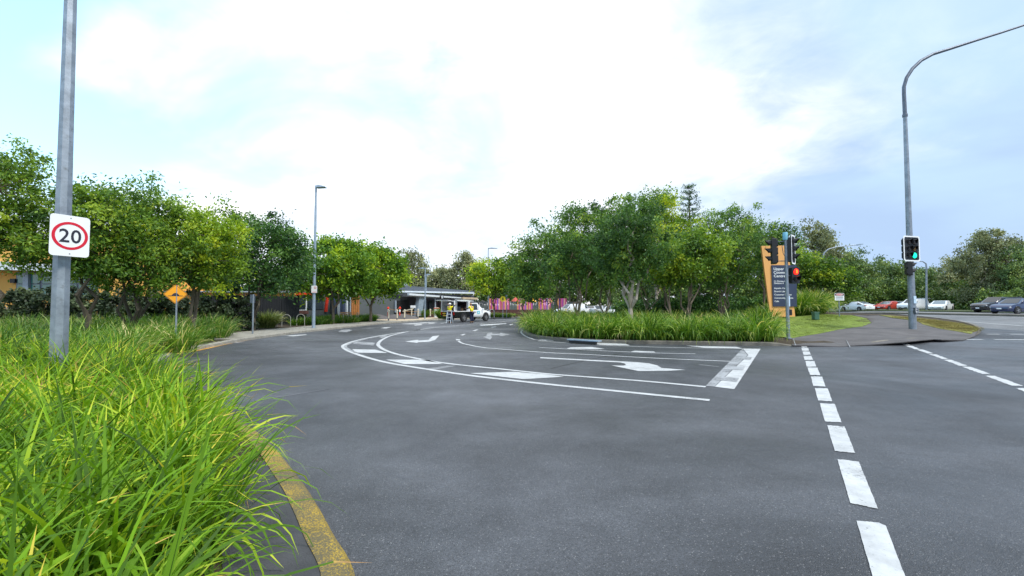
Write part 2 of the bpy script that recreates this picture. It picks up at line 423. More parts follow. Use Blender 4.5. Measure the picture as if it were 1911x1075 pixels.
M['car_blue'] = mat('dark_blue_car_paint', (.022, .035, .10), .15, coat=.8)
M['car_glass'] = mat('car_glass', (.02, .028, .035), .06, spec=1)
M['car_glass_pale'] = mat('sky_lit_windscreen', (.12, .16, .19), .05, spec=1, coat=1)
M['tyre'] = mat('tyre', (.018, .018, .02), .8)
M['rim'] = mat('alloy', (.42, .43, .45), .35, metal=.6)
M['tail'] = mat('tail_light', (.35, .01, .01), .25)
M['headl'] = mat('headlight', (.6, .62, .65), .15)
M['interior'] = mat('tool_interior', (.05, .035, .045), .8, .8, 9)
M['hivis'] = mat('hivis_yellow', (.82, .72, .01), .7)
M['workwear'] = mat('navy_workwear', (.016, .022, .065), .85)
M['skin'] = mat('skin', (.45, .26, .17), .6)
M['hair'] = mat('hair', (.06, .03, .02), .7)
M['boot'] = mat('boots', (.20, .12, .07), .8)
M['alu'] = mat('aluminium', (.62, .68, .75), .4, .1, 5, .3)
M['utility_green'] = mat('green_cabinet', (.045, .13, .085), .6, .15, 4)
M['plate'] = mat('number_plate_yellow', (.75, .50, .05), .5)
M['logo_blue'] = mat('logo_blue', (.15, .50, .62), .5)
M['pale_sticker'] = mat('pale_blue_sticker', (.55, .70, .85), .5)
M['cap_blue'] = mat('cap_blue', (.20, .50, .66), .5, .1)
M['steel_rack'] = mat('stainless_steel', (.42, .40, .36), .35, .1, 6, .5)

# ------------------------------------------------------------------ ground sheets
def dens(poly, step):
    out = []
    for i, p in enumerate(poly):
        q = poly[(i + 1) % len(poly)]; L_ = math.hypot(q[0] - p[0], q[1] - p[1]); n = max(1, int(L_ / step))
        for k in range(n): out.append((p[0] + (q[0] - p[0]) * k / n, p[1] + (q[1] - p[1]) * k / n))
    return out
def inside(x, y, poly):
    c = False; j = len(poly) - 1
    for i in range(len(poly)):
        xi, yi = poly[i]; xj, yj = poly[j]
        if (yi > y) != (yj > y) and x < (xj - xi) * (y - yi) / (yj - yi) + xi: c = not c
        j = i
    return c
def slab(name, poly, top, material, depth=.25, parent=None, step=2.0, topf=None, kind='structure'):
    poly = [(p[0], p[1]) for p in poly]
    area = sum(poly[i][0] * poly[(i + 1) % len(poly)][1] - poly[(i + 1) % len(poly)][0] * poly[i][1] for i in range(len(poly)))
    if area < 0: poly = poly[::-1]
    b = dens(poly, step); n = len(b)
    pts = [Vector(p) for p in b]
    xs = [p[0] for p in b]; ys = [p[1] for p in b]
    if step < 50:
        x = min(xs) + step * .5
        while x < max(xs):
            y = min(ys) + step * .5
            while y < max(ys):
                if inside(x, y, poly) and min((x - q[0]) ** 2 + (y - q[1]) ** 2 for q in b) > (step * .35) ** 2: pts.append(Vector((x, y)))
                y += step
            x += step
    r = delaunay_2d_cdt(pts, [(i, (i + 1) % n) for i in range(n)], [], 1, 1e-5)
    vv = r[0]; tf = topf or (lambda x, y: top)
    mb = MB(); mb.v = [(v.x, v.y, H(v.x, v.y) + tf(v.x, v.y)) for v in vv]; mb.f = [tuple(f) for f in r[2]]
    fixed = []
    for f in mb.f:
        a, b2, c = (mb.v[i] for i in f[:3])
        if (b2[0] - a[0]) * (c[1] - a[1]) - (b2[1] - a[1]) * (c[0] - a[0]) < 0: f = f[::-1]
        fixed.append(f)
    mb.f = fixed
    if depth:
        base = len(mb.v)
        for p in b: mb.v.append((p[0], p[1], H(*p) + tf(*p)))
        for p in b: mb.v.append((p[0], p[1], H(*p) + tf(*p) - depth))
        for i in range(n):
            j = (i + 1) % n; mb.f.append((base + i, base + n + i, base + n + j, base + j))
    o = mb.build(name, material, parent)
    if kind and parent is None: o['kind'] = kind
    return o

# far ground: polar grid
def polar_ground():
    mb = MB(); rs = [0, 4, 8, 14, 20, 26, 32, 40, 50, 62, 78, 100, 140, 220, 400, 800, 2200]; n = 96
    for r_ in rs:
        for k in range(n):
            a = 2 * math.pi * k / n; x, y = r_ * math.cos(a), r_ * math.sin(a)
            mb.v.append((x, y, H(x, y) - .3))
    for i in range(len(rs) - 1):
        for k in range(n):
            k2 = (k + 1) % n; mb.f.append((i * n + k, i * n + k2, (i + 1) * n + k2, (i + 1) * n + k))
    return struct(mb.build('ground', M['rough_ground']))
polar_ground()
def grid_sheet(name, x0, x1, y0, y1, st, z, m):
    mb = MB(); nx = int((x1 - x0) / st); ny = int((y1 - y0) / st)
    for j in range(ny + 1):
        for i in range(nx + 1):
            x = x0 + i * st; y = y0 + j * st; mb.v.append((x, y, H(x, y) + z))
    for j in range(ny):
        for i in range(nx):
            a = j * (nx + 1) + i; mb.f.append((a, a + 1, a + nx + 2, a + nx + 1))
    return struct(mb.build(name, m))
road = grid_sheet('road', -30, 140, -24, 100, 1.0, 0, M['asphalt'])

def offset_path(path, d):
    out = []
    for i, p in enumerate(path):
        a = path[max(0, i - 1)]; b = path[min(len(path) - 1, i + 1)]
        t = Vector((b[0] - a[0], b[1] - a[1])); t.normalize()
        out.append((p[0] - t.y * d, p[1] + t.x * d))
    return out
def smooth_path(pts, n=6):
    pts = [Vector((p[0], p[1])) for p in pts]; out = []
    for i in range(len(pts) - 1):
        p0 = pts[max(0, i - 1)]; p1 = pts[i]; p2 = pts[i + 1]; p3 = pts[min(len(pts) - 1, i + 2)]
        for k in range(n):
            t = k / n
            v = .5 * ((2 * p1) + (p2 - p0) * t + (2 * p0 - 5 * p1 + 4 * p2 - p3) * t * t + (-p0 + 3 * p1 - 3 * p2 + p3) * t ** 3)
            out.append((v.x, v.y))
    out.append((pts[-1].x, pts[-1].y)); return out
def kerb_strip(name, path, w, h, m, side=1, hf=None):
    """path = road-side edge; body lies to its left (side=1)"""
    inn = offset_path(path, w * side); mb = MB(); n = len(path)
    r_ = offset_path(path, .03 * side)
    for i in range(n):
        hh = h if hf is None else hf(path[i][0], path[i][1])
        for p, z in ((path[i], -.05), (path[i], hh - .03), (r_[i], hh), (inn[i], hh + .003), (inn[i], -.05)):
            mb.v.append((p[0], p[1], H(*path[i]) + z))
    for i in range(n - 1):
        for k in range(4):
            a = i * 5 + k; mb.f.append((a, a + 5, a + 6, a + 1) if side < 0 else (a, a + 1, a + 6, a + 5))
    for e in (0, (n - 1) * 5): mb.f.append(tuple(e + k for k in range(5)))
    return struct(mb.build(name, m))

# left kerb
def gq(px, py, off=.14): p = gp(px, py, off); return (p.x, p.y)
K = [(-.02, -24), (-.05, -6), (-.15, -1), (-.35, .8), (-.58, 1.55)] + [gq(*q) for q in ((665, 1075), (620, 985), (590, 932), (560, 888), (500, 818), (440, 774))]
K += [(-5.3, 7.3), (-7.7, 9.5), (-9.6, 11.8)] + [gq(*q) for q in ((350, 650), (400, 640.5), (450, 631.5), (500, 624.5), (560, 617), (620, 611), (700, 603), (765, 598), (833, 594.5))]
K += [gq(*q) for q in ((900, 592.5), (950, 591.5))] + [(.5, 58)]
K = smooth_path(K, 6)
iy = next(i for i, p in enumerate(K) if p[1] > 8)
kerb_strip('kerb', K[:iy + 1], .17, .14, M['yellow_kerb'])
kerb_strip('kerb', K[iy:], .17, .14, M['concrete'])
Kin = offset_path(K, .165)
slab('garden_bed_ground', Kin[:] + [(.5, 75), (-60, 75), (-60, -24)], .13, M['soil'], .3, step=4)
Kslab = offset_path(K[:iy + 1], .17); Kslab2 = offset_path(K[:iy + 1], .60)
slab('kerb_gutter_slab', Kslab[12:52] + Kslab2[12:52][::-1], .137, M['dark_slab'], .1, step=.6)
# concrete footpath along the far part of the left kerb
kf = [p for p in K if p[1] > 18.2 and p[1] < 40]
inn = offset_path(kf, .17); out_ = offset_path(kf, 2.6)
slab('footpath', inn + out_[::-1], .142, M['concrete'], .1, step=1.5)
kf2 = [p for p in K if p[1] >= 39.0 and p[1] < 49.5]
slab('plaza', offset_path(kf2, .17) + offset_path(kf2, 6.0)[::-1], .146, M['plaza'], .1, step=3)

# traffic island, lawn and corner on the right: one land mass
IS = [gq(*q, 0) for q in ((1010, 597), (985, 606), (976, 615), (978, 622), (992, 629.5), (1030, 635), (1090, 639), (1160, 641.5), (1250, 643), (1350, 644.5), (1475, 646), (1560, 646.5), (1625, 644.5), (1690, 639.5), (1745, 633.5))]
IS2 = [gq(*q, 0) for q in ((1765, 634), (1800, 631), (1824, 624.5), (1830, 618), (1822, 611), (1790, 603), (1745, 596.5), (1700, 592), (1655, 588.5))]
IS = smooth_path(IS + IS2, 5)
front = IS
RAMP2 = gp(1788, 633, 0)
def isl_h(x, y):
    # kerb ramp: the top drops to the road at the crossing
    p = gq(1550, 646, 0); d = abs(x - p[0])
    s = sstep(d, 1.1, 2.1)
    if y > p[1] + 1.5: s = max(s, sstep(y, p[1] + .4, p[1] + 1.9))
    p = RAMP2; s = min(s, .12 + .88 * sstep(math.hypot(x - p[0], y - p[1]), .9, 2.4))
    return .02 + .125 * s
IN = offset_path(IS, .15)
backpts = [(IS[-1][0] + 6, IS[-1][1] + 14), (38, 74), (20, 60), (9, 54), (5.5, 49)]
kerb_strip('kerb', IS, .15, .13, M['kerbside'], 1, isl_h)
slab('traffic_island', IN + backpts, 0, M['soil'], .3, step=1.2, topf=lambda x, y: isl_h(x, y) - .03)
def onisl(name, pts, m, lift, par=None):
    return slab(name, [gq(*q, .03 if (q[1] > 641 and q[0] < 1640) else .13) for q in pts], 0, m, .03, par, .9, topf=lambda x, y: isl_h(x, y) + lift)
onisl('footpath', ((1478, 645.4), (1478, 640), (1478, 632), (1500, 628), (1530, 623.5), (1560, 617), (1610, 610), (1627, 603), (1618, 594), (1590, 588), (1640, 589), (1664, 594), (1712, 600), (1755, 607), (1800, 614), (1826, 618), (1818, 624), (1797, 630), (1757, 633), (1742, 632.6), (1690, 638.6), (1625, 643.9), (1560, 645.8)), M['path'], .004)
onisl('lawn', ((1440, 628), (1478, 631.5), (1500, 627.6), (1530, 623), (1560, 616.8), (1610, 609.5), (1626, 603), (1617, 594.5), (1590, 589), (1560, 588), (1430, 590), (1400, 600)), M['lawn'], .012)
onisl('nature_strip', ((1640, 588.6), (1664, 593.4), (1712, 599.4), (1722, 606), (1755, 614.5), (1785, 619), (1812, 622), (1824, 618.5), (1824, 613), (1790, 604), (1745, 597.6), (1700, 592.8), (1655, 589.2)), M['verge_grass'], .02)
# paved median on the main road and the far verge
def ribbon(name, a, b, w, h, m, ext=1.0):
    a = Vector(a[:2]); b = Vector(b[:2]); t = (b - a).normalized(); a = a - t * ext; b = b + t * ext; n = Vector((-t.y, t.x)) * w
    return slab(name, [a, b, b + n, a + n], h, m, .3, step=2)
mA = gp(1911, 590.5); mB = gp(1740, 587)
mdir = (mA - mB).normalized()
med = ribbon('median', (mA.x + mdir.x * 30, mA.y + mdir.y * 30), (mB.x - mdir.x * 25, mB.y - mdir.y * 25), 1.5, .15, M['kerbside'])
# main road surface: older and paler, laid along the median
near_pts = [gq(*q, 0) for q in ((1640, 588.6), (1700, 593), (1745, 598), (1790, 604.6), (1830, 612.5), (1911, 618))]
nrm = Vector((mdir.y, -mdir.x, 0))
if nrm.x < 0: nrm = -nrm
fa = mB - mdir * 40 + nrm * 16; fb = mA + mdir * 40 + nrm * 16
slab('main_road', near_pts + [(34, 6), (fb.x, fb.y), (fa.x, fa.y), (75, 97)], .005, M['asphalt_old'], 0, step=2)
fv = [(fa.x, fa.y), (fb.x, fb.y), (fb.x + nrm.x * 30, fb.y + nrm.y * 30), (fa.x + nrm.x * 40, fa.y + nrm.y * 40)]
slab('far_verge', fv, .13, M['rough_ground'], .3, step=4)

# ------------------------------------------------------------------ road markings (parts of the road)
ZM = [.008]
def mark(name, pts, m='white_paint', lift=None, proj=True):
    """painted marking as a thin sheet, drawn from its outline"""
    P = [(gq(*q, 0) if proj else q) for q in pts]
    z = .006 if lift is None else lift
    area = sum(P[i][0] * P[(i + 1) % len(P)][1] - P[(i + 1) % len(P)][0] * P[i][1] for i in range(len(P)))
    if area < 0: P = P[::-1]
    n = len(P)
    r = delaunay_2d_cdt([Vector(p) for p in P], [(i, (i + 1) % n) for i in range(n)], [], 1, 1e-6)
    mb = MB(); mb.v = [(v.x, v.y, H(v.x, v.y) + z) for v in r[0]]
    for f in r[2]:
        a, b, c = (mb.v[i] for i in f[:3])
        if (b[0] - a[0]) * (c[1] - a[1]) - (b[1] - a[1]) * (c[0] - a[0]) < 0: f = f[::-1]
        mb.f.append(tuple(f))
    return mb.build(name, M[m], road)
def stroke(name, pts, w, m='white_paint', proj=True, lift=.006, sm=5):
    P = [(gq(*q, 0) if proj else q) for q in pts]
    if len(P) > 2: P = smooth_path(P, sm)
    else: P = [tuple(Vector(P[0]).lerp(Vector(P[1]), k / 12)) for k in range(13)]
    a = offset_path(P, w / 2); b = offset_path(P, -w / 2); mb = MB()
    for p, q in zip(a, b):
        mb.v.append((p[0], p[1], H(*p) + lift)); mb.v.append((q[0], q[1], H(*q) + lift))
    for i in range(len(P) - 1): mb.f.append((2 * i, 2 * i + 1, 2 * i + 3, 2 * i + 2))
    return mb.build(name, M[m], road)
R4 = lambda *p: [(620 + x / 4.7775, 600 + y / 4.7775) for x, y in p]
R5 = lambda *p: [(980 + x / 4.154, 600 + y / 4.154) for x, y in p]
R8 = lambda *p: [(1420 + x / 2.2627, 600 + y / 2.2627) for x, y in p]
stroke('edge_line', R4((790, 72), (640, 95), (400, 132), (230, 167), (125, 200), (97, 225), (130, 255), (200, 285), (320, 325), (500, 370), (750, 412), (1000, 450), (1300, 492), (1911, 560)) + R5((600, 530), (1000, 570), (1430, 612)), .15)
stroke('edge_line', R4((560, 108), (400, 139), (245, 173), (145, 205), (118, 225), (150, 252), (215, 281)), .10, 'worn_paint', lift=.010)
stroke('edge_line', [(985, 594.5), (940, 600)] + R4((1300, 22), (950, 50), (740, 80), (620, 103), (520, 128), (450, 160), (415, 190), (412, 215), (450, 245), (500, 268), (600, 298), (750, 330), (950, 365), (1200, 395), (1500, 425), (1911, 468)) + R5((400, 425), (900, 462), (1400, 508)), .14)
mark('chevron_bar', R4((405, 138), (468, 126), (500, 126), (447, 148)), 'worn_paint')
mark('chevron_bar', R4((180, 200), (222, 180), (380, 191), (370, 215)), 'worn_paint')
mark('chevron_bar', R4((178, 248), (385, 252), (495, 282), (215, 280)))
mark('chevron_bar', R4((478, 342), (850, 342), (985, 380), (650, 382)))
mark('chevron_bar', R4((812, 424), (900, 432), (1110, 396), (1010, 394)), 'ghost_paint', .003)
mark('chevron_bar', R4((1225, 463), (1620, 450), (1911, 474)) + R5((300, 430), (0, 448)) + R4((1700, 515),))
mark('turn_arrow', R4((650, 180), (765, 163), (768, 172), (860, 164), (895, 132), (955, 125), (918, 165), (862, 182), (768, 186), (757, 192)))
mark('turn_arrow', R4((1335, 138), (1372, 132), (1385, 105), (1425, 97), (1427, 108), (1490, 112), (1500, 100), (1582, 117), (1502, 132), (1490, 122), (1415, 124), (1425, 142), (1408, 162)), 'worn_paint')
stroke('lane_line', R4((1125, 175), (1160, 195), (1230, 212), (1340, 232), (1450, 243), (1911, 278)) + R5((500, 258), (1000, 285), (1590, 310)), .11)
for q in (((1100, 157), (1140, 160), (1140, 170), (1105, 168)), ((1140, 122), (1170, 112), (1192, 112), (1165, 126)), ((1248, 82), (1285, 72), (1306, 73), (1275, 85)), ((1412, 52), (1450, 45), (1468, 46), (1430, 56)), ((1575, 30), (1600, 24), (1618, 25), (1590, 33))):
    mark('lane_dash', R4(*q))
mark('lane_arrow', R4((1312, 30), (1400, 24), (1548, 16), (1558, 20), (1420, 34), (1330, 38)))
stroke('island_edge_line', R4((1705, 62), (1692, 80), (1686, 100), (1720, 130), (1790, 158), (1850, 166), (1911, 172)) + R5((120, 152), (530, 181), (810, 193), (1200, 204), (1690, 211)), .10)
mark('worn_patch', R5((100, 143), (140, 130), (230, 142), (215, 153)), 'worn_paint', .011)
mark('painted_triangle', R5((525, 162), (560, 166), (780, 174), (812, 189), (560, 183)), lift=.011)
mark('painted_triangle', R5((1245, 189), (1640, 199), (1690, 213), (1400, 207)), lift=.011)
stroke('lane_line', R5((110, 203), (330, 214), (700, 233), (1000, 245), (1320, 252)), .10)
mark('straight_arrow', R5((320, 213), (350, 203), (515, 199), (618, 215), (560, 218)), 'white_paint', .011)
mark('straight_arrow', R5((812, 238), (850, 229), (1000, 235), (1010, 243)), 'white_paint', .011)
mark('turn_arrow', R5((115, 278), (400, 293), (700, 308), (870, 317), (960, 326), (1025, 342), (1058, 362), (1245, 377), (1090, 384), (880, 386), (668, 342), (760, 344), (783, 339), (770, 327), (735, 319), (600, 312), (118, 286)))
stroke('lane_dash', R5((1350, 336), (1500, 352)), .06, 'worn_paint')
mark('stop_line', R5((1688, 211), (1826, 213), (1622, 526), (1470, 508), (1730, 262)))
mark('stop_line', R5((1684, 213), (1724, 262), (1466, 507), (1400, 500)), 'worn_paint')
for q in (((1655, 268), (1760, 280), (1745, 300), (1632, 290)), ((1560, 352), (1705, 352), (1690, 380), (1535, 375)), ((1500, 430), (1660, 440), (1640, 470), (1475, 455))):
    mark('worn_patch', R5(*q), 'worn_paint', .011)
DA = (((170, 103), (193, 103), (196, 110), (172, 110)), ((171, 113), (200, 113), (203, 124), (174, 124)), ((176, 128), (206, 128), (210, 141), (180, 141)),
      ((180, 146), (213, 146), (220, 163), (185, 163)), ((188, 168), (226, 168), (234, 191), (193, 191)), ((197, 195), (239, 196), (251, 228), (207, 226)),
      ((211, 233), (259, 234), (273, 276), (221, 273)), ((227, 282), (282, 284), (301, 338), (242, 335)), ((249, 347), (312, 350), (341, 428), (271, 423)),
      ((280, 440), (353, 445), (398, 557), (312, 549)), ((323, 583), (414, 594), (495, 794), (378, 769)), ((404, 844), (500, 853), (528, 866), (640, 1160), (495, 1160)))
DB = (((583, 92), (608, 92), (632, 101), (610, 101)), ((612, 103), (637, 103), (673, 117), (650, 118)), ((658, 119), (682, 119), (728, 135), (706, 136)),
      ((709, 139), (738, 139), (793, 159), (765, 159)), ((772, 163), (804, 163), (872, 187), (840, 188)), ((848, 192), (884, 192), (970, 223), (935, 223)),
      ((944, 230), (987, 230), (1108, 273), (1060, 272)), ((1076, 283), (1124, 283), (1290, 345), (1236, 344)))
def rough_dash(q):      # ragged thermoplastic edges
    out = []
    n = len(q)
    for i in range(n):
        a = Vector(q[i]); b = Vector(q[(i + 1) % n]); k = max(1, min(24, int((b - a).length / 7)))
        nn = Vector((-(b - a).y, (b - a).x)).normalized()
        for j in range(k):
            p = a.lerp(b, j / k) + (nn * random.uniform(-1.0, 1.0) if j else Vector((0, 0)))
            out.append((p.x, p.y))
    return out
for q in DA + DB: mark('crossing_dash', R8(*rough_dash(q)))
for q in (((810, 77), (938, 77.5)), ((985, 77), (1120, 78)), ((955, 54.5), (1008, 54.5)), ((1050, 54.5), (1120, 55))): stroke('lane_dash', R8(*q), .18, lift=.010)
stroke('edge_line', [(1640, 586), (1700, 589.6), (1740, 594.4), (1800, 600), (1911, 608.8)], .15, lift=.011)
stroke('edge_line', [(1790, 588.9), (1850, 590.6), (1911, 592.6)], .13, lift=.011)
stroke('yellow_edge_line', [gq(*q, 0) for q in ((300, 668), (340, 659.5), (380, 652), (430, 640.8), (470, 633.8), (502, 629))], .13, 'yellow_line', False)
stroke('lane_dash', [(325, 662), (358, 655)], .12); stroke('lane_dash', [(422, 641.5), (455, 638)], .12)
mark('painted_arrow', [(520, 626.2), (545, 625.8), (572, 624.2), (572, 625.2), (548, 628), (536, 627.6), (541, 626.6)])
mark('painted_arrow', R4((50, 92), (80, 76), (150, 72), (185, 80), (120, 96)), 'worn_paint')
for q in (((430, 60), (470, 52), (528, 52), (480, 63)), ((240, 68), (330, 57), (428, 53), (330, 62)), ((610, 22), (830, 8), (960, 6), (700, 26)), ((725, 30), (790, 22), (805, 30), (740, 38)), ((850, 18), (905, 12), (915, 17), (870, 22)), ((960, 14), (1020, 8), (1025, 13), (975, 19))):
    mark('bay_line', R4(*q), 'worn_paint' if q[0][0] < 400 else 'white_paint')
stroke('sealed_joint', R5((200, 365), (480, 300), (760, 245)), .035, 'tar', lift=.004)
stroke('scuff_mark', [(476, 748), (540, 738), (612, 726)], .10, 'scuff', lift=.004)
# drain grate in the island gutter and the painted wombat crossing far off
# raised zebra crossing beyond the island
zc = at(985, 592, 52)
for k in range(7):
    mb = MB(); x = xat(972, 53) + k * .95
    mb.box((x, 53.5, .09), (.5, 3.2, .02)); mb.build('crossing_bar', M['white_paint'], road)
slab('raised_crossing', [(.4, 51.6), (9, 51.6), (9, 55.4), (.4, 55.4)], .08, M['asphalt'], .1, step=60)
# pale scuffs on the road by the kerb ramp
for q in (((1484, 644.5), (1485.5, 644.5), (1481, 632), (1480, 632)), ((1586, 642.5), (1587.5, 642.5), (1579, 631), (1578, 631))):
    P = [gp(a, b, .15) for a, b in q]
    mb = MB(); mb.v = [(p.x, p.y, H(p.x, p.y) + isl_h(p.x, p.y) + .01) for p in P]; mb.f = [(0, 1, 2, 3)]; mb.build('path_joint', M['worn_paint'], road)
# tactile dots on the ramp
tb = MB()
p0 = gp(1503, 641, .05); p1 = gp(1578, 641, .05)
for i in range(22):
    for j in range(6):
        p = p0.lerp(p1, i / 21); y = p.y + j * .16
        tb.lathe([(.03, 0), (.022, .012)], Matrix.Translation((p.x, y, H(p.x, y) + isl_h(p.x, y) + .004)), 6)
t_ = tb.build('tactile_studs', mat('stud_grey', (.15, .145, .15), .6, .2), road); t_['kind'] = 'stuff'

# ------------------------------------------------------------------ leaf and blade generators (numpy)
def np_mesh(name, V, nper, faces_per, fidx, tone, material, smooth=False):
    """V: (N,nper,3); fidx: (faces_per,4) indices per element (quads)"""
    N = V.shape[0]; me = bpy.data.meshes.new(name)
    me.vertices.add(N * nper); me.vertices.foreach_set('co', V.reshape(-1).astype(np.float32))
    idx = (np.arange(N)[:, None, None] * nper + fidx[None]).reshape(-1, 4)
    nf = len(idx)
    me.loops.add(nf * 4); me.loops.foreach_set('vertex_index', idx.reshape(-1).astype(np.int32))
    me.polygons.add(nf); me.polygons.foreach_set('loop_start', np.arange(0, nf * 4, 4, dtype=np.int32))
    try: me.polygons.foreach_set('loop_total', np.full(nf, 4, dtype=np.int32))
    except Exception: pass
    if smooth: me.polygons.foreach_set('use_smooth', np.ones(nf, dtype=bool))
    at_ = me.attributes.new('tone', 'FLOAT', 'FACE'); at_.data.foreach_set('value', np.repeat(tone, faces_per).astype(np.float32))
    me.materials.append(material); me.update(calc_edges=True); me.validate(); return me

def leaves(name, centers, L_, W_, tone, material, rng, droop=.5):
    N = len(centers)
    az = rng.uniform(0, 2 * np.pi, N); el = rng.normal(-droop, .55, N)
    d = np.stack([np.cos(az) * np.cos(el), np.sin(az) * np.cos(el), np.sin(el)], 1)
    r_ = rng.normal(size=(N, 3)); r_ /= np.linalg.norm(r_, axis=1, keepdims=True)
    s = np.cross(d, r_); s /= np.linalg.norm(s, axis=1, keepdims=True) + 1e-9
    ln = L_ * rng.uniform(.65, 1.25, N)[:, None]; w = W_ * rng.uniform(.7, 1.2, N)[:, None]
    V = np.stack([centers, centers + d * ln * .45 + s * w, centers + d * ln, centers + d * ln * .45 - s * w], 1)
    return np_mesh(name, V, 4, 1, np.array([[0, 1, 2, 3]]), tone, material)

def crown_points(rng, blobs, nclump, nleaf, cr, fill=.35):
    """blobs: (cx,cy,cz,rx,ry,rz); clumps sit mostly near the outside of the blobs"""
    B = np.array(blobs, float); vol = B[:, 3] * B[:, 4] * B[:, 5]; w = vol ** .7; w /= w.sum()
    bi = rng.choice(len(B), nclump, p=w); b = B[bi]
    d = rng.normal(size=(nclump, 3)); d /= np.linalg.norm(d, axis=1, keepdims=True)
    r_ = 1 - fill * rng.random(nclump) ** 1.2 + rng.normal(0, .12, nclump); sp = rng.random(nclump) < .07; r_[sp] += rng.uniform(.05, .22, sp.sum())
    inner = rng.random(nclump) < .16; r_[inner] = rng.uniform(.2, .8, inner.sum())
    C = b[:, :3] + d * r_[:, None] * b[:, 3:6]
    sz = cr * rng.uniform(.5, 1.35, nclump); sz[sp] *= .6
    li = rng.integers(0, nclump, nleaf)
    off = rng.normal(size=(nleaf, 3)) * sz[li][:, None] * np.array([.55, .55, .42])
    P = C[li] + off
    ctone = rng.normal(.44, .25, nclump)
    tone = np.clip(ctone[li] + rng.normal(0, .13, nleaf), 0, 1)
    return C, P, tone

def limb(mb, a, b, r0, r1, rng, wob=.12, n=5, sides=6, bow=0):
    a = Vector(a); b = Vector(b); L_ = (b - a).length; pts = []; rr = []
    for k in range(n + 1):
        t = k / n; p = a.lerp(b, t)
        if 0 < k < n: p = p + Vector(rng.normal(size=3)) * wob * L_ * .25
        p.z += bow * math.sin(math.pi * t) * L_
        pts.append(p); rr.append(r0 + (r1 - r0) * t)
    mb.tube(pts, rr, sides, True); return pts

def tree(name, label, loc, blobs, seed, leaf='leaf_mid', bark='bark', nclump=170, nleaf=13000, L_=.13, W_=.028, cr=.42, stems=4, fork=.9, r0=.11, lean=(0, 0), cat='tree', group=None, fill=.4, twigs=46, droop=.5):
    rng = np.random.default_rng(seed)
    root = thing(name, label, cat, loc, 0, group)
    C, P, tone = crown_points(rng, blobs, nclump, nleaf, cr, fill)
    me = leaves('crown', P, L_, W_, tone, M[leaf], rng, droop)
    c = link(bpy.data.objects.new('crown', me)); c.parent = root
    mb = MB(); B = np.array(blobs); zc = (B[:, 2] * B[:, 3]).sum() / B[:, 3].sum(); zlow = (B[:, 2] - B[:, 5]).min()
    f = Vector((lean[0] * fork, lean[1] * fork, fork))
    mb.tube([(0, 0, -.12), (f.x * .1, f.y * .1, .12), f * .5 + Vector((0.03, 0, 0)), f], [r0 * 1.35, r0 * 1.1, r0 * .95, r0 * .85], 8)
    ends = []
    for k in range(stems):
        a = 2 * math.pi * (k + rng.uniform(-.25, .25)) / stems + seed
        b = B[rng.integers(len(B))]
        rr = rng.uniform(.35, .75)
        e = Vector((b[0] * .5 + math.cos(a) * b[3] * rr, b[1] * .5 + math.sin(a) * b[4] * rr, zc + rng.uniform(-.2, .45) * b[5]))
        pts = limb(mb, f - Vector((0, 0, .05)), e, r0 * rng.uniform(.5, .68), r0 * .18, rng, .22, 6, 6, .05)
        ends.append(pts)
    for ci in rng.choice(len(C), min(twigs, len(C)), replace=False):
        tgt = Vector(C[ci]); best = min((p for pts in ends for p in pts[1:]), key=lambda p: (p - tgt).length)
        limb(mb, best, tgt, r0 * .16, .006, rng, .2, 3, 4)
    mb.build('trunk', M[bark], root, True)
    return root

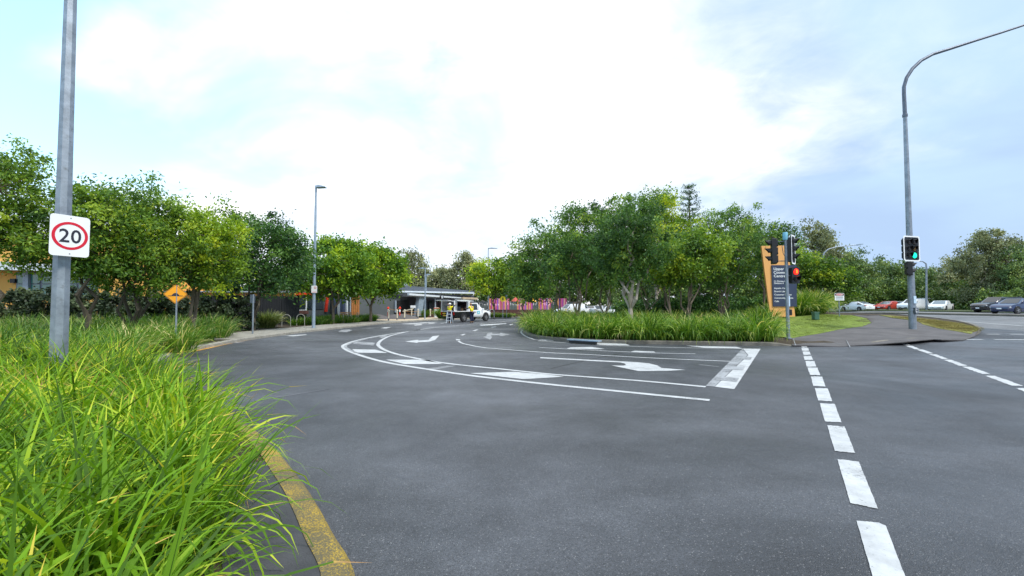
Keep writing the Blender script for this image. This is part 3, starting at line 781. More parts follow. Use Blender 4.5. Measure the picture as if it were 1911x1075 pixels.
def blades(name, polyf, n, hgt, wid, material, seed, segs=5, zf=None, spread=.9, dry=.08, parent=None, clump=.0, clumps=None, droopf=1.0, tshift=0, lean=.16):
    """arching strap leaves; clumps: array of clump centres, leaves fan out from each"""
    rng = np.random.default_rng(seed)
    k = rng.integers(0, len(clumps), n); base = clumps[k]
    a = rng.uniform(0, 2 * np.pi, n)
    rad = clump * np.sqrt(rng.random(n))
    x = base[:, 0] + np.cos(a) * rad; y = base[:, 1] + np.sin(a) * rad
    out = a + rng.normal(0, .5, n)
    Ln = hgt * rng.uniform(.6, 1.25, n) * (base[:, 2] if base.shape[1] > 2 else 1)
    lean0 = np.abs(rng.normal(lean * 1.1, lean, n)) + rad / max(clump, .01) * .22
    bend = rng.uniform(.25, 1.9, n) ** 1.1 * spread
    z0 = np.array([zf(p, q) for p, q in zip(x, y)]) if zf else np.full(n, .12)
    pts = [np.stack([x, y, z0], 1)]; ds = []
    for s in range(segs):
        t = (s + .5) / segs; th = lean0 + bend * t ** 1.6 * droopf
        d = np.stack([np.cos(out) * np.sin(th), np.sin(out) * np.sin(th), np.cos(th)], 1); ds.append(d)
        pts.append(pts[-1] + d * (Ln / segs)[:, None])
    side = np.stack([-np.sin(out), np.cos(out), np.zeros(n)], 1)
    tw = rng.uniform(-.9, .9, n)
    w = wid * rng.uniform(.6, 1.3, n)
    V = []
    for s in range(segs + 1):
        t = s / segs; ww = (w * (.75 + .5 * t if t < .5 else 1.0 * (1 - (t - .5) / .5) ** .7 + .02))[:, None] / 2
        d = ds[min(s, segs - 1)]; nr = np.cross(d, side)
        sd_ = side * np.cos(tw * t * 1.2)[:, None] + nr * np.sin(tw * t * 1.2)[:, None]
        V += [pts[s] - sd_ * ww, pts[s] + sd_ * ww]
    V = np.stack(V, 1)
    fi = np.array([[2 * s, 2 * s + 1, 2 * s + 3, 2 * s + 2] for s in range(segs)])
    ct = rng.normal(.42, .13, len(clumps))
    tone = np.clip(ct[k] + rng.normal(0, .17, n) + tshift, 0, .86); tone[rng.random(n) < dry] = rng.uniform(.8, 1.15, (rng.random(n) < dry).sum() if False else 1)
    # dry tips: tone raised on the last segment for some of the leaves
    me_t = np.repeat(tone, segs).reshape(n, segs)
    tipdry = rng.random(n) < dry * 2.2; me_t[tipdry, -1] = 1.05
    me = np_mesh(name, V, 2 * (segs + 1), segs, fi, tone, material, True)
    me.attributes['tone'].data.foreach_set('value', me_t.reshape(-1).astype(np.float32))
    o = link(bpy.data.objects.new(name, me))
    if parent: o.parent = parent
    return o

def scatter(poly, n, seed, mind=.0, size=(.8, 1.2)):
    rng = np.random.default_rng(seed); xs = [p[0] for p in poly]; ys = [p[1] for p in poly]; out = []
    tries = 0
    while len(out) < n and tries < n * 60:
        tries += 1
        x = rng.uniform(min(xs), max(xs)); y = rng.uniform(min(ys), max(ys))
        if not inside(x, y, poly): continue
        if mind and any((x - q[0]) ** 2 + (y - q[1]) ** 2 < mind ** 2 for q in out): continue
        out.append((x, y, rng.uniform(*size)))
    return np.array(out)

# foreground bed: polygon inside the kerb
Kg = [(p[0] - 0, p[1]) for p in offset_path(K, .74)]
kb = [p for p in Kg if -1.0 < p[1] < 18.5]
bed_near = [p for p in kb if p[1] < 4.2] + [(-6.5, 4.2), (-5.0, .2), (-.9, .2)]
bed_mid = [p for p in kb if 4.0 <= p[1] < 9.3] + [(-16, 9.3), (-10, 4.0)]
bed_far = [p for p in kb if p[1] >= 8.8] + [(-13.6, 20.5), (-15.6, 22.5), (-26, 21.5), (-24, 15), (-15, 8.8)]
zb = lambda x, y: .12
cl = scatter(bed_near, 120, 11, .26)
o = blades('strappy_grass', None, 16500, .79, .020, M['blade_near'], 61, 8, zb, 1.4, .08, clump=.16, clumps=cl, tshift=.0)
tag(o, 'bright green strappy grass filling the kerbside bed in the near left foreground', 'grass', kind='stuff')
cl = scatter(bed_mid, 190, 12, .38)
o = blades('strappy_grass', None, 30000, .84, .018, M['blade_near'], 22, 6, zb, 1.25, .10, clump=.28, clumps=cl)
tag(o, 'strappy green grass around the foot of the speed limit pole', 'grass', kind='stuff')
cl = scatter(bed_far, 330, 13, .42); cl = np.concatenate([cl, np.array([(xat(q, 13.4) , 13.4, .9) for q in (312, 325, 338, 350)])])
o = blades('strappy_grass', None, 38000, .98, .022, M['blade_mid'], 23, 5, zb, 1.1, .10, clump=.30, clumps=cl)
tag(o, 'darker strappy grass under the kerbside trees beside the speed hump sign', 'grass', kind='stuff')
pp = [(-26, 12.5), (-17.2, 12.8), (-15.8, 15.5), (-15.6, 19.5), (-19, 20.3), (-30, 20)]
o = blades('feather_grass', None, 9000, .95, .02, M['blade_pale'], 24, 4, zb, 1.1, .2, clump=.35, clumps=scatter(pp, 90, 14, .4))
tag(o, 'pale straw tinted ornamental grass at the back of the left bed', 'grass', kind='stuff')
# broad blades close to the lens at the lower left
cl = np.array([(-.80, .66, 1.0), (-.86, .72, 1.0), (-.92, .80, .98), (-.76, .66, .88)])
o = blades('strappy_grass', None, 16, 1.12, .022, M['blade_near'], 29, 8, zb, .05, .0, clump=.03, clumps=cl, tshift=.26, droopf=.5, lean=.02)
tag(o, 'broad upright grass blades at the lower left corner of the view', 'grass', kind='stuff')
# island grass
iz = lambda x, y: H(x, y) + .13
ifr = [q for q in IS if q[0] < gq(1462, 646, 0)[0] + .01 and q[1] < 34]
i_in = offset_path(ifr, .40); i_in2 = offset_path(ifr, 3.6)
isl = i_in + i_in2[::-1]
cl = scatter(isl, 300, 15, .38, (.65, 1.3))
o = blades('strappy_grass', None, 34000, 1.08, .031, M['blade_mid'], 25, 6, iz, 1.75, .2, clump=.17, clumps=cl, tshift=.06)
tag(o, 'dense strappy grass edging the tree island along its kerb', 'grass', kind='stuff')
isl2 = i_in2 + [(12, 34), (22, 42), (20, 50), (8, 46)]
isl2 = [(3.5, 30), (6, 23), (13, 21.5), (14, 24), (22, 33), (26, 44), (10, 46), (4, 38)]
o = blades('ground_cover', None, 14000, 1.0, .035, M['blade_mid'], 26, 3, iz, .9, .08, clump=.4, clumps=scatter(isl2, 260, 16, .6), tshift=-.12)
tag(o, 'darker leafy ground cover in the middle of the tree island', 'ground cover', kind='stuff')
# pale clumps behind the lawn, right of the pylon
gA = at(1500, 585, 30)
gpoly = [(xat(1496, 27.5), 28.2), (xat(1560, 28), 29.5), (xat(1580, 30), 32), (xat(1493, 33), 33)]
o = blades('arching_grass', None, 9000, 1.6, .035, M['blade_mid'], 27, 6, iz, 1.3, .16, clump=.25, clumps=scatter(gpoly, 26, 17, .5), tshift=-.02)
tag(o, 'tall arching pale green grass behind the lawn right of the orange pylon', 'grass', kind='stuff')
# mown lawn tufts
lawnp = [gq(*q, .13) for q in ((1480, 630), (1530, 622), (1605, 608), (1620, 603), (1612, 596), (1590, 590), (1500, 592), (1470, 610))]
o = blades('lawn_grass', None, 26000, .05, .016, mat('lawn_blade', (.17, .225, .02), .7, .3, 2), 28, 1, lambda x, y: H(x, y) + .14, .6, 0, clump=.12, clumps=scatter(lawnp, 2600, 18, .0))
tag(o, 'short bright green mown lawn blades beside the footpath', 'lawn', kind='stuff')
nsp = [gq(*q, .13) for q in ((1664, 592), (1712, 598.5), (1755, 613), (1810, 621), (1822, 617), (1822, 613), (1790, 605), (1745, 599), (1700, 594))]
o = blades('verge_turf', None, 16000, .08, .016, mat('verge_blade', (.23, .19, .05), .8, .5, 1.1), 30, 1, lambda x, y: H(x, y) + .15, .6, 0, clump=.3, clumps=scatter(nsp, 700, 19, 0))
tag(o, 'dry brown and green turf on the nature strip by the green signal', 'turf', kind='stuff')
# low planting in front of the cafe
lowp = [gq(580, 604, .14), gq(700, 601, .14), gq(728, 597, .14), gq(700, 590, .14), gq(600, 592, .14)]
cl = scatter([(-15.6, 30.5), (-14.2, 31.5), (-12.4, 38.5), (-13.6, 42), (-16.5, 38)], 120, 20, .35)
o = blades('low_planting', None, 12000, .62, .035, M['blade_mid'], 31, 3, zb, .9, .05, clump=.35, clumps=cl, tshift=-.14)
tag(o, 'low dark green planting between the footpath and the cafe', 'planting', kind='stuff')
cl = scatter([(xat(905, 52), 50.5), (-.6, 51.5), (.2, 55), (xat(905, 56), 56)], 70, 33, .35)
o = blades('low_planting', None, 6000, .5, .04, M['blade_mid'], 32, 3, zb, 1, .1, clump=.4, clumps=cl, tshift=-.05)
tag(o, 'low green planting strip beyond the parked utility vehicle', 'planting', kind='stuff')
for nm, p, s, hh, lb in (('grass_clump', at(497, 608, 27.5), 41, 1.0, 'spiky olive grass clump beside the first bicycle hoop'), ('grass_clump', at(826, 590, 46), 42, 1.1, 'round grass clump right of the rubbish bin'), ('grass_clump', at(790, 590, 50), 43, .9, 'low grass clump behind the row of bollards')):
    o = blades(nm, None, 1300, hh * 1.1, .03, M['blade_pale' if s == 41 else 'blade_mid'], s, 4, None, .9, .1, clump=.45, clumps=np.array([(p.x, p.y, 1.)]))
    tag(o, lb, 'grass clump')

# ------------------------------------------------------------------ trees
def tr(px, d, blobs_px, label, seed, **k):
    """blobs_px: (px, py, rx_px, ry_px[, depth offset]) in the picture at depth d"""
    x = xat(px, d); z = H(x, d) + .1; bl = []
    for b in blobs_px:
        c = at(b[0], b[1], d); s = d / F; dyy = b[4] if len(b) > 4 else 0
        bl.append((c.x - x, dyy, c.z - z, b[2] * s, min(b[2], b[3] * 1.3) * s * .95, b[3] * s))
    return tree(k.pop('name', 'tree'), label, (x, d, z), bl, seed, **k)
LG = 'trees in the left kerbside bed'
tr(-40, 13.5, [(10, 330, 75, 60), (-40, 300, 70, 60), (45, 290, 40, 40), (20, 390, 80, 50), (-20, 430, 70, 50)], 'tall open crowned tree at the far left edge of the view', 101, leaf='leaf_mid', nclump=150, nleaf=12000, cr=.32, L_=.12, group=LG, fill=.8, r0=.12)
tr(150, 14.5, [(150, 430, 95, 70), (60, 450, 75, 55), (215, 410, 75, 62), (170, 370, 60, 40), (110, 485, 90, 38), (190, 505, 60, 24)], 'leaning tree behind the speed limit sign pole', 102, leaf='leaf_mid', nclump=230, nleaf=20000, cr=.36, L_=.13, W_=.03, group=LG, lean=(.35, 0), bark='bark_dark', stems=3)
tr(245, 16, [(240, 440, 95, 80), (270, 380, 60, 50), (290, 460, 75, 70), (200, 490, 70, 45), (255, 522, 80, 30), (320, 520, 45, 26)], 'multi stemmed tree between the speed limit pole and the amber sign', 103, leaf='leaf_mid', nclump=230, nleaf=19000, cr=.38, L_=.14, W_=.03, group=LG, bark='bark_dark', stems=5, fork=.6)
tr(358, 17.5, [(365, 445, 80, 62), (395, 470, 62, 60), (325, 470, 60, 60), (350, 405, 45, 30), (420, 430, 35, 34), (400, 515, 55, 26), (300, 510, 45, 28)], 'yellow green tree right behind the amber speed hump sign', 104, leaf='leaf_yellow', nclump=220, nleaf=19000, cr=.38, L_=.15, W_=.032, group=LG, lean=(.2, 0), stems=4, fork=.7)
tr(474, 24.5, [(480, 475, 82, 68), (450, 440, 55, 38), (535, 490, 50, 55), (540, 455, 35, 30), (430, 500, 55, 45), (500, 430, 40, 26), (480, 525, 75, 24)], 'dark green tree behind the slim bare signpost', 105, leaf='leaf_dark', nclump=240, nleaf=19000, cr=.48, L_=.19, W_=.045, group=LG, stems=4, fork=.8, bark='bark_dark')
tr(622, 33, [(620, 500, 72, 52), (580, 510, 45, 42), (660, 510, 48, 40), (630, 465, 45, 22)], 'bright lime green tree behind the lamp post', 106, leaf='leaf_bright', nclump=240, nleaf=15000, cr=.6, L_=.26, W_=.075, group=LG, stems=4, fork=1.2, fill=.25)
tr(692, 37, [(700, 505, 56, 48), (725, 515, 38, 36), (670, 510, 40, 40), (690, 475, 38, 20)], 'rounded green tree at the end of the left row next to the dark cafe', 107, leaf='leaf_bright', nclump=220, nleaf=13000, cr=.6, L_=.28, W_=.08, group=LG, stems=4, fork=1.3, fill=.25, r0=.13)
IG = 'trees on the traffic island'
isle = [
 (1045, 29, [(1000, 480, 50, 50), (1045, 455, 55, 45), (975, 520, 38, 36), (1060, 500, 50, 45)], 'leftmost dark multi stemmed tree on the island', 111, dict(stems=5, nclump=240, nleaf=15000, L_=.2, W_=.045, cr=.5)),
 (1075, 24, [(1090, 450, 62, 58), (1060, 490, 55, 45), (1130, 480, 55, 50), (1085, 405, 45, 28)], 'leaning three stemmed tree near the left end of the island', 112, dict(stems=5, nclump=240, nleaf=17000, L_=.17, W_=.04, cr=.42, lean=(.1, 0))),
 (1128, 32, [(1140, 440, 58, 55), (1120, 490, 60, 50), (1180, 450, 50, 50), (1150, 395, 45, 28)], 'slender tree deep in the island between the two pale forked trunks', 113, dict(stems=4, nclump=220, nleaf=14000, L_=.22, W_=.05, cr=.55, leaf='leaf_mid')),
 (1176, 20, [(1175, 440, 65, 52), (1215, 460, 55, 45), (1140, 470, 50, 42), (1200, 395, 50, 34), (1180, 500, 60, 28)], 'pale forked tree standing foremost in the island grass', 114, dict(stems=6, nclump=240, nleaf=20000, L_=.14, W_=.034, cr=.36, fork=1.35, r0=.12, bark='bark_pale')),
 (1252, 28, [(1240, 430, 60, 52), (1275, 470, 55, 50), (1225, 385, 45, 34), (1210, 480, 50, 40)], 'tall tree with bronze tinted top in the middle of the island', 115, dict(stems=5, nclump=210, nleaf=15000, L_=.18, W_=.042, cr=.46, leaf='leaf_yellow', fill=.6)),
 (1285, 23, [(1280, 490, 60, 42), (1310, 460, 50, 40), (1255, 510, 40, 30)], 'spreading green tree right of the middle of the island', 116, dict(stems=4, nclump=200, nleaf=14000, L_=.17, W_=.05, cr=.42, leaf='leaf_mid', fork=.9)),
 (1345, 28.5, [(1350, 470, 75, 55), (1375, 425, 46, 42), (1330, 430, 45, 36), (1385, 480, 36, 48), (1345, 510, 70, 30)], 'broad dark tree left of the orange pylon', 117, dict(stems=5, nclump=280, nleaf=21000, L_=.17, W_=.038, cr=.42, fill=.5)),
 (1425, 32, [(1430, 470, 45, 52), (1455, 450, 38, 34), (1410, 440, 35, 30)], 'narrow tree rising behind the orange pylon', 118, dict(stems=4, nclump=150, nleaf=9000, L_=.2, W_=.045, cr=.5)),
 (1205, 38, [(1210, 480, 75, 58), (1160, 500, 55, 40), (1270, 490, 60, 45)], 'shaded tree at the back of the island', 119, dict(stems=4, nclump=220, nleaf=12000, L_=.28, W_=.07, cr=.65)),
 (1310, 40, [(1320, 490, 70, 50), (1380, 500, 55, 42)], 'shaded tree at the back of the island left of the pylon', 120, dict(stems=4, nclump=180, nleaf=10000, L_=.28, W_=.07, cr=.65)),
]
for px, d, bl, lb, sd_, kw in isle:
    kw.setdefault('fill', .58); kw.setdefault('leaf', 'leaf_island'); kw.setdefault('fork', .8); kw.setdefault('r0', .09)
    tr(px, d, bl, lb, sd_, group=IG, **kw)
# trees by the crossing and behind the coloured fence
tr(922, 50, [(925, 520, 45, 34), (895, 510, 25, 25), (955, 525, 32, 30)], 'yellow green tree behind the bicycle hoops beyond the utility vehicle', 121, leaf='leaf_yellow', nclump=150, nleaf=9000, L_=.3, W_=.085, cr=.7, stems=4, fork=1.3, group='trees by the far crossing')
tr(975, 49, [(975, 525, 42, 32), (950, 500, 28, 26), (1005, 535, 34, 26)], 'green tree in front of the striped fence', 122, leaf='leaf_mid', nclump=150, nleaf=9000, L_=.3, W_=.085, cr=.7, stems=5, fork=1.2, group='trees by the far crossing')
# background gums
def gum(px, d, top, w, base, lb, seed, leaf='leaf_gum', n=9000, **k):
    h = base - top
    b = [(px, top + h * .22, w * .34, h * .2), (px - w * .3, top + h * .42, w * .28, h * .17), (px + w * .28, top + h * .36, w * .28, h * .18), (px + w * .05, top + h * .55, w * .36, h * .17), (px - w * .1, top + h * .75, w * .3, h * .16)]
    return tr(px, d, b, lb, seed, leaf=leaf, bark='bark_pale', nclump=k.pop('nc', 110), nleaf=n, L_=.0048 * d * 1.0, W_=.0014 * d, cr=.0118 * d, stems=5, fork=.045 * d, r0=.0035 * d, fill=.7, droop=.9, name='gum_tree', **k)
BG = 'gum trees behind the cafe'
gum(768, 88, 458, 62, 585, 'leftmost tall grey gum tree above the cafe roof', 131, group=BG)
gum(812, 95, 490, 40, 585, 'lower gum tree in the gap above the cafe roof', 132, group=BG, n=6000)
gum(862, 85, 464, 75, 585, 'widest grey gum tree above the right end of the cafe roof', 133, group=BG, n=12000)
gum(735, 80, 468, 40, 585, 'gum tree half hidden behind the end tree of the left row', 134, group=BG, n=5000)
gum(1135, 60, 372, 80, 585, 'tall gum tree showing above the left of the island trees', 135, leaf='leaf_gum_olive', group='gum trees behind the island')
gum(1225, 58, 348, 70, 585, 'tallest sparse gum tree behind the island', 136, leaf='leaf_gum_olive', group='gum trees behind the island')
RG = 'gum trees along the main road'
gum(1525, 62, 412, 95, 585, 'large grey gum tree behind the curved street light right of the pylon', 141, group=RG, n=16000, nc=200)
gum(1590, 75, 462, 75, 585, 'olive gum tree left of the green signal', 142, leaf='leaf_gum_olive', group=RG, n=12000, nc=160)
gum(1655, 90, 478, 80, 585, 'flat topped gum tree just left of the green signal pole', 143, leaf='leaf_gum_olive', group=RG, n=11000, nc=150)
gum(1715, 95, 492, 80, 585, 'flat topped gum tree just right of the green signal pole', 144, leaf='leaf_gum_olive', group=RG, n=10000, nc=140)
gum(1845, 62, 418, 115, 590, 'tall rounded gum tree above the hedge near the right edge', 145, group=RG, n=22000, nc=260)
gum(1920, 58, 440, 90, 590, 'gum tree cut by the right edge of the view', 146, leaf='leaf_gum_olive', group=RG, n=12000, nc=160)
gum(1785, 70, 470, 60, 590, 'thin brownish gum tree left of the tall rounded one', 147, group=RG, n=7000, nc=90)
tr(1540, 38, [(1540, 520, 42, 42), (1510, 500, 30, 26), (1575, 535, 30, 30)], 'rounded bright green tree between the pylon and the small warning sign', 151, leaf='leaf_mid', nclump=200, nleaf=14000, L_=.24, W_=.06, cr=.55, stems=4, fork=1, group='trees along the main road')
tr(1475, 38, [(1470, 500, 40, 45), (1450, 540, 32, 34)], 'green tree directly behind the orange pylon', 152, leaf='leaf_mid', nclump=140, nleaf=9000, L_=.24, W_=.06, cr=.55, stems=4, fork=1, group='trees along the main road')
# roadside bushes under the gums (each its own mound)
def bush(px, d, top, base, w, lb, seed, leaf='leaf_far', n=6000, group='bushes along the far side of the main road', name='bush'):
    h = base - top
    bl = [(px, top + h * .35, w * .36, h * .34), (px - w * .25, top + h * .55, w * .3, h * .36), (px + w * .26, top + h * .52, w * .3, h * .36), (px, top + h * .75, w * .5, h * .3, -.5)]
    return tr(px, d, bl, lb, seed, leaf=leaf, nclump=120, nleaf=n, L_=.0052 * d, W_=.0016 * d, cr=.0125 * d, stems=3, fork=.5, r0=.07, twigs=8, cat='bush', name=name, group=group, fill=.5)
hd = [(1610, 82, 525, 60), (1655, 84, 515, 70), (1700, 80, 520, 60), (1745, 74, 528, 62), (1790, 68, 520, 70), (1835, 64, 510, 70), (1880, 60, 505, 75), (1930, 56, 500, 75)]
wd = ['dark bush behind the white car on the far left of the main road', 'dark bush behind the red car', 'green bush behind the green signal pole', 'bush behind the white sedan', 'yellowish bush between the white sedan and the black wagon', 'bush behind the front of the black wagon', 'bush above the black wagon and the blue hatchback', 'bush at the right edge behind the blue hatchback']
for i, (px, d, top, w) in enumerate(hd): bush(px, d, top, 590, w, wd[i], 160 + i, n=8500)
for i, (px, d, top, w, lf) in enumerate([(1770, 72, 548, 60, 'leaf_far'), (1820, 64, 545, 60, 'leaf_far'), (1860, 54, 540, 60, 'leaf_far'), (1905, 51, 540, 60, 'leaf_far'), (1950, 49, 540, 60, 'leaf_far')]):
    bush(px, d, top, 594, w, ['low hedge bush right of the white sedan', 'low hedge bush left of the black wagon', 'low hedge bush behind the black wagon roof', 'low hedge bush behind the blue hatchback', 'low hedge bush outside the right edge'][i], 180 + i, lf, 6500)
# screen of far trees: reads as one mass behind cafe, island and road
def wood(name, label, pts, leaf, seed, n):
    rng = np.random.default_rng(seed); bl = []
    for px, d, top in pts:
        c = at(px, top, d); h = c.z
        bl.append((c.x, d, h * .55, rng.uniform(3.2, 4.6) * d / 90, 3.5, h * .46))
    C, P, tone = crown_points(rng, bl, 26 * len(bl), n, 1.1, .6)
    P = P[P[:, 2] > 0]; tone = tone[:len(P)]
    o = link(bpy.data.objects.new(name, leaves(name, P, .62, .2, tone, M[leaf], rng))); tag(o, label, 'wood', kind='stuff')
wood('distant_trees', 'distant belt of trees beyond the cafe and the coloured fence', [(px, 105 + (px % 7), 520 + 12 * math.sin(px * .7)) for px in range(640, 1000, 16)], 'leaf_gum_olive', 201, 26000)
wood('distant_trees', 'distant belt of green trees behind the car park beyond the island', [(px, 92 + (px % 9), 505 + 18 * math.sin(px * .5)) for px in range(985, 1500, 15)], 'leaf_far', 202, 42000)
wood('distant_trees', 'distant belt of trees beyond the main road on the right', [(px, 112 + (px % 9), 515 + 14 * math.sin(px * .5)) for px in range(1490, 1960, 17)], 'leaf_gum_olive', 203, 30000)
wood('distant_trees', 'trees beyond the yellow building on the left', [(px, 70, 500 + 14 * math.sin(px * .5)) for px in range(-60, 640, 22)], 'leaf_dark', 204, 26000)

for i, (px, d, top, w) in enumerate([(1180, 44, 560, 60), (1245, 42, 556, 60), (1310, 40, 552, 70), (1370, 38, 552, 60), (1425, 36, 550, 60)]):
    bush(px, d, top, 590, w, ['dark bush at the back of the island behind the foremost trunk', 'dark bush at the back of the island left of its middle', 'dark bush at the back of the island right of its middle', 'dark bush at the back of the island below the broad dark tree', 'dark bush at the back of the island just left of the pylon'][i], 240 + i, 'leaf_dark', 5000, 'dark bushes at the back of the island')
# Norfolk pine
def norfolk(px, d, top, lb):
    x = xat(px, d); root = thing('norfolk_pine', lb, 'pine tree', (x, d, 0)); h = at(px, top, d).z
    rng = np.random.default_rng(55); mb = MB(); mb.tube([(0, 0, 0), (0, 0, h * .5), (0, 0, h)], [.28, .16, .02], 7)
    P = []; z = h * .32
    while z < h - .25:
        t = (h - z) / (h * .68); r_ = .35 + 2.5 * t ** .8
        for k in range(6):
            a = 2 * math.pi * k / 6 + z * 2
            e = Vector((math.cos(a) * r_, math.sin(a) * r_, z + r_ * .28))
            mb.tube([(0, 0, z), e * .5 + Vector((0, 0, z * .5 - .05)), e], [.03, .02, .008], 4)
            for q in range(int(26 + 40 * t)):
                s = rng.uniform(.15, 1.02); P.append((e.x * s + rng.normal(0, .11), e.y * s + rng.normal(0, .11), z + r_ * .28 * s ** 1.4 + abs(rng.normal(0, .10))))
        z += .62
    P = np.array(P); me = leaves('crown', P, .28, .035, np.clip(rng.normal(.3, .12, len(P)), 0, 1), M['leaf_dark'], rng, -.6)
    c = link(bpy.data.objects.new('crown', me)); c.parent = root; mb.build('trunk', M['bark_dark'], root, True)
norfolk(1289, 45, 343, 'tiered norfolk pine rising behind the island trees')
# dark hedge behind the left bed
def hedge(lb, a, b, w, h, seed, n, leaf='leaf_hedge'):
    a = Vector(a); b = Vector(b); root = thing('hedge', lb, 'hedge', ((a.x + b.x) / 2, (a.y + b.y) / 2, .12)); c0 = (a + b) / 2
    rng = np.random.default_rng(seed); bl = []
    k = max(2, int((b - a).length / (w * .6)))
    for i in range(k + 1):
        p = a.lerp(b, i / k) - c0; bl.append((p.x, p.y, h * .48, w * .62, w * .6, h * (.5 + rng.uniform(-.03, .06))))
    C, P, tone = crown_points(rng, bl, 60 * len(bl), n * 2, .2, .5); ok = P[:, 2] > 0; 
    me = leaves('foliage', P[ok], .14, .05, tone[ok], M[leaf], rng); o = link(bpy.data.objects.new('foliage', me)); o.parent = root
    for i in range(k + 1):
        p = a.lerp(b, i / k) - c0; mb = MB(); mb.tube([(p.x, p.y, -.1), (p.x, p.y, h * .8)], [.05, .02], 5)
        mb.build('stem', M['bark_dark'], root)
hedge('dark clipped hedge in front of the yellow building', (-24.0, 20.5), (-19.8, 22.0), 1.6, 2.35, 301, 15000)
hedge('dark hedge behind the amber sign and the multi stemmed tree', (-19.4, 22.6), (-15.6, 24.5), 1.6, 2.3, 302, 14000)

# ------------------------------------------------------------------ text helper
def text(s, size, m, parent, Mx, name='lettering', align='LEFT', bold=0.0, sx=1.0, thick=.002, kern=1.0):
    cu = bpy.data.curves.new(name, 'FONT'); cu.body = s; cu.size = size; cu.align_x = align; cu.align_y = 'BOTTOM_BASELINE'
    cu.offset = bold; cu.extrude = thick; cu.resolution_u = 4; cu.space_character = kern
    o = link(bpy.data.objects.new(name, cu)); dg = bpy.context.evaluated_depsgraph_get()
    me = bpy.data.meshes.new_from_object(o.evaluated_get(dg)); bpy.data.objects.remove(o)
    me.transform(Mx @ Matrix.Scale(sx, 4, (1, 0, 0))); me.materials.clear(); me.materials.append(m)
    q = link(bpy.data.objects.new(name, me)); q.parent = parent; return q

# ------------------------------------------------------------------ speed limit pole (left)
Z6 = at(119, 300, 6.35)
pl = thing('sign_pole', 'tall octagonal grey pole carrying the 20 speed limit sign in the left bed', 'pole', (Z6.x, 6.35, .1))
mb = MB(); mb.tube([(.05, 0, -.1), (.03, 0, 2.5), (-.02, 0, 9.0)], [.112, .098, .058], 8); mb.build('pole', M['galv'], pl)
mb = MB(); mb.tube([(-.02, 0, 9.0), (.5, -.3, 9.25), (1.5, -.8, 9.35)], [.05, .04, .035], 8); arm = mb.build('arm', M['galv'], pl)
mb = MB(); mb.box((1.8, -.95, 9.36), (.75, .3, .1), R(-28)); mb.build('lamp_head', M['galv_dark'], pl, bevel=.02)
ang = R(70)
sl = Vector(at(92, 436, 6.05)); u = Vector((math.cos(ang), math.sin(ang), 0))
ctr = sl + u * .225
nrm2 = Vector((math.sin(ang), -math.cos(ang), 0))
ctr_l = ctr - Vector(pl.location)
def fm(dz=0, oy=0, ox=0): return face_m(ctr_l + nrm2 * dz + Vector((0, 0, oy)) + u * ox, ang)
mb = MB(); mb.prism(rrect(.45, .60, .045), .004, fm()); sp = mb.build('speed_sign', M['white_sign'], pl)
mb = MB(); mb.ringprism(circ(.205, 48), circ(.168, 48), .002, fm(.0045, .0)); mb.build('red_ring', M['sign_red'], sp)
text('20', .275, M['sign_black'], sp, fm(.0065, -.095), 'numerals', 'CENTER', .003, .92, .001, 1.05)
for oy in (.262, -.262):
    mb = MB(); mb.lathe([(.008, 0), (.008, .004), (.003, .006)], fm(.004, oy), 10); mb.build('bolt', M['galv_dark'], sp)
for oy in (.24, -.24):
    mb = MB(); mb.tube([tuple(Vector((0.03, 0, ctr_l.z + oy)) + Vector((math.cos(a), math.sin(a), 0)) * .112) for a in [2 * math.pi * k / 16 for k in range(17)]], .008, 5); mb.build('clamp_band', M['galv_dark'], pl)
mb = MB(); mb.box(ctr_l - nrm2 * .012 + Vector((0, 0, .2)), (.30, .02, .04), ang); mb.build('sign_rail', M['galv_dark'], pl); mb = MB(); mb.box(ctr_l - nrm2 * .012 - Vector((0, 0, .2)), (.30, .02, .04), ang); mb.build('sign_rail', M['galv_dark'], pl)

# speed hump warning sign
d = 14.2; p = at(330, 549, d)
s = thing('warning_sign', 'amber diamond speed hump sign on a slim post in the left bed', 'sign', (p.x, d, .1))
mb = MB(); mb.tube([(.02, 0, -.1), (-.01, 0, p.z - .1 + .30)], .027, 8); mb.build('post', M['galv'], s)
fa_ = R(32); nn = Vector((math.sin(fa_), -math.cos(fa_), 0)); c = Vector((-.02, -.03, p.z - .1))
def fh(dz=0): return face_m(c + nn * dz, fa_) @ Matrix.Rotation(R(45), 4, 'Z')
mb = MB(); mb.prism(rrect(.46, .46, .04), .004, fh()); sg = mb.build('sign_plate', M['sign_yellow'], s)
mb = MB(); mb.ringprism(rrect(.44, .44, .036), rrect(.42, .42, .03), .0015, fh(.0045)); mb.build('border_line', M['sign_black'], sg)
hump = [(-.20, -.05)] + [(-.10 + .2 * k / 12, -.045 + .085 * math.sin(math.pi * k / 12) ** .7) for k in range(13)] + [(.20, -.05), (.20, -.068), (-.20, -.068)]
mb = MB(); mb.prism(hump, .0015, face_m(c + nn * .0045, fa_)); mb.build('hump_symbol', M['sign_black'], sg)
# slim post
d = gp(472, 623, .14).y; p = at(472, 551, d)
s = thing('sign_post', 'slim bare galvanised post with a small edge on sign at the kerb', 'post', (xat(473, d), d, .14))
mb = MB(); mb.tube([(0, 0, -.05), (0, 0, p.z - .1)], .04, 8); mb.build('post', M['galv'], s)
mb = MB(); mb.box((-.05, .02, p.z - .32), (.02, .28, .42), R(78)); mb.build('sign_plate', M['galv_dark'], s)

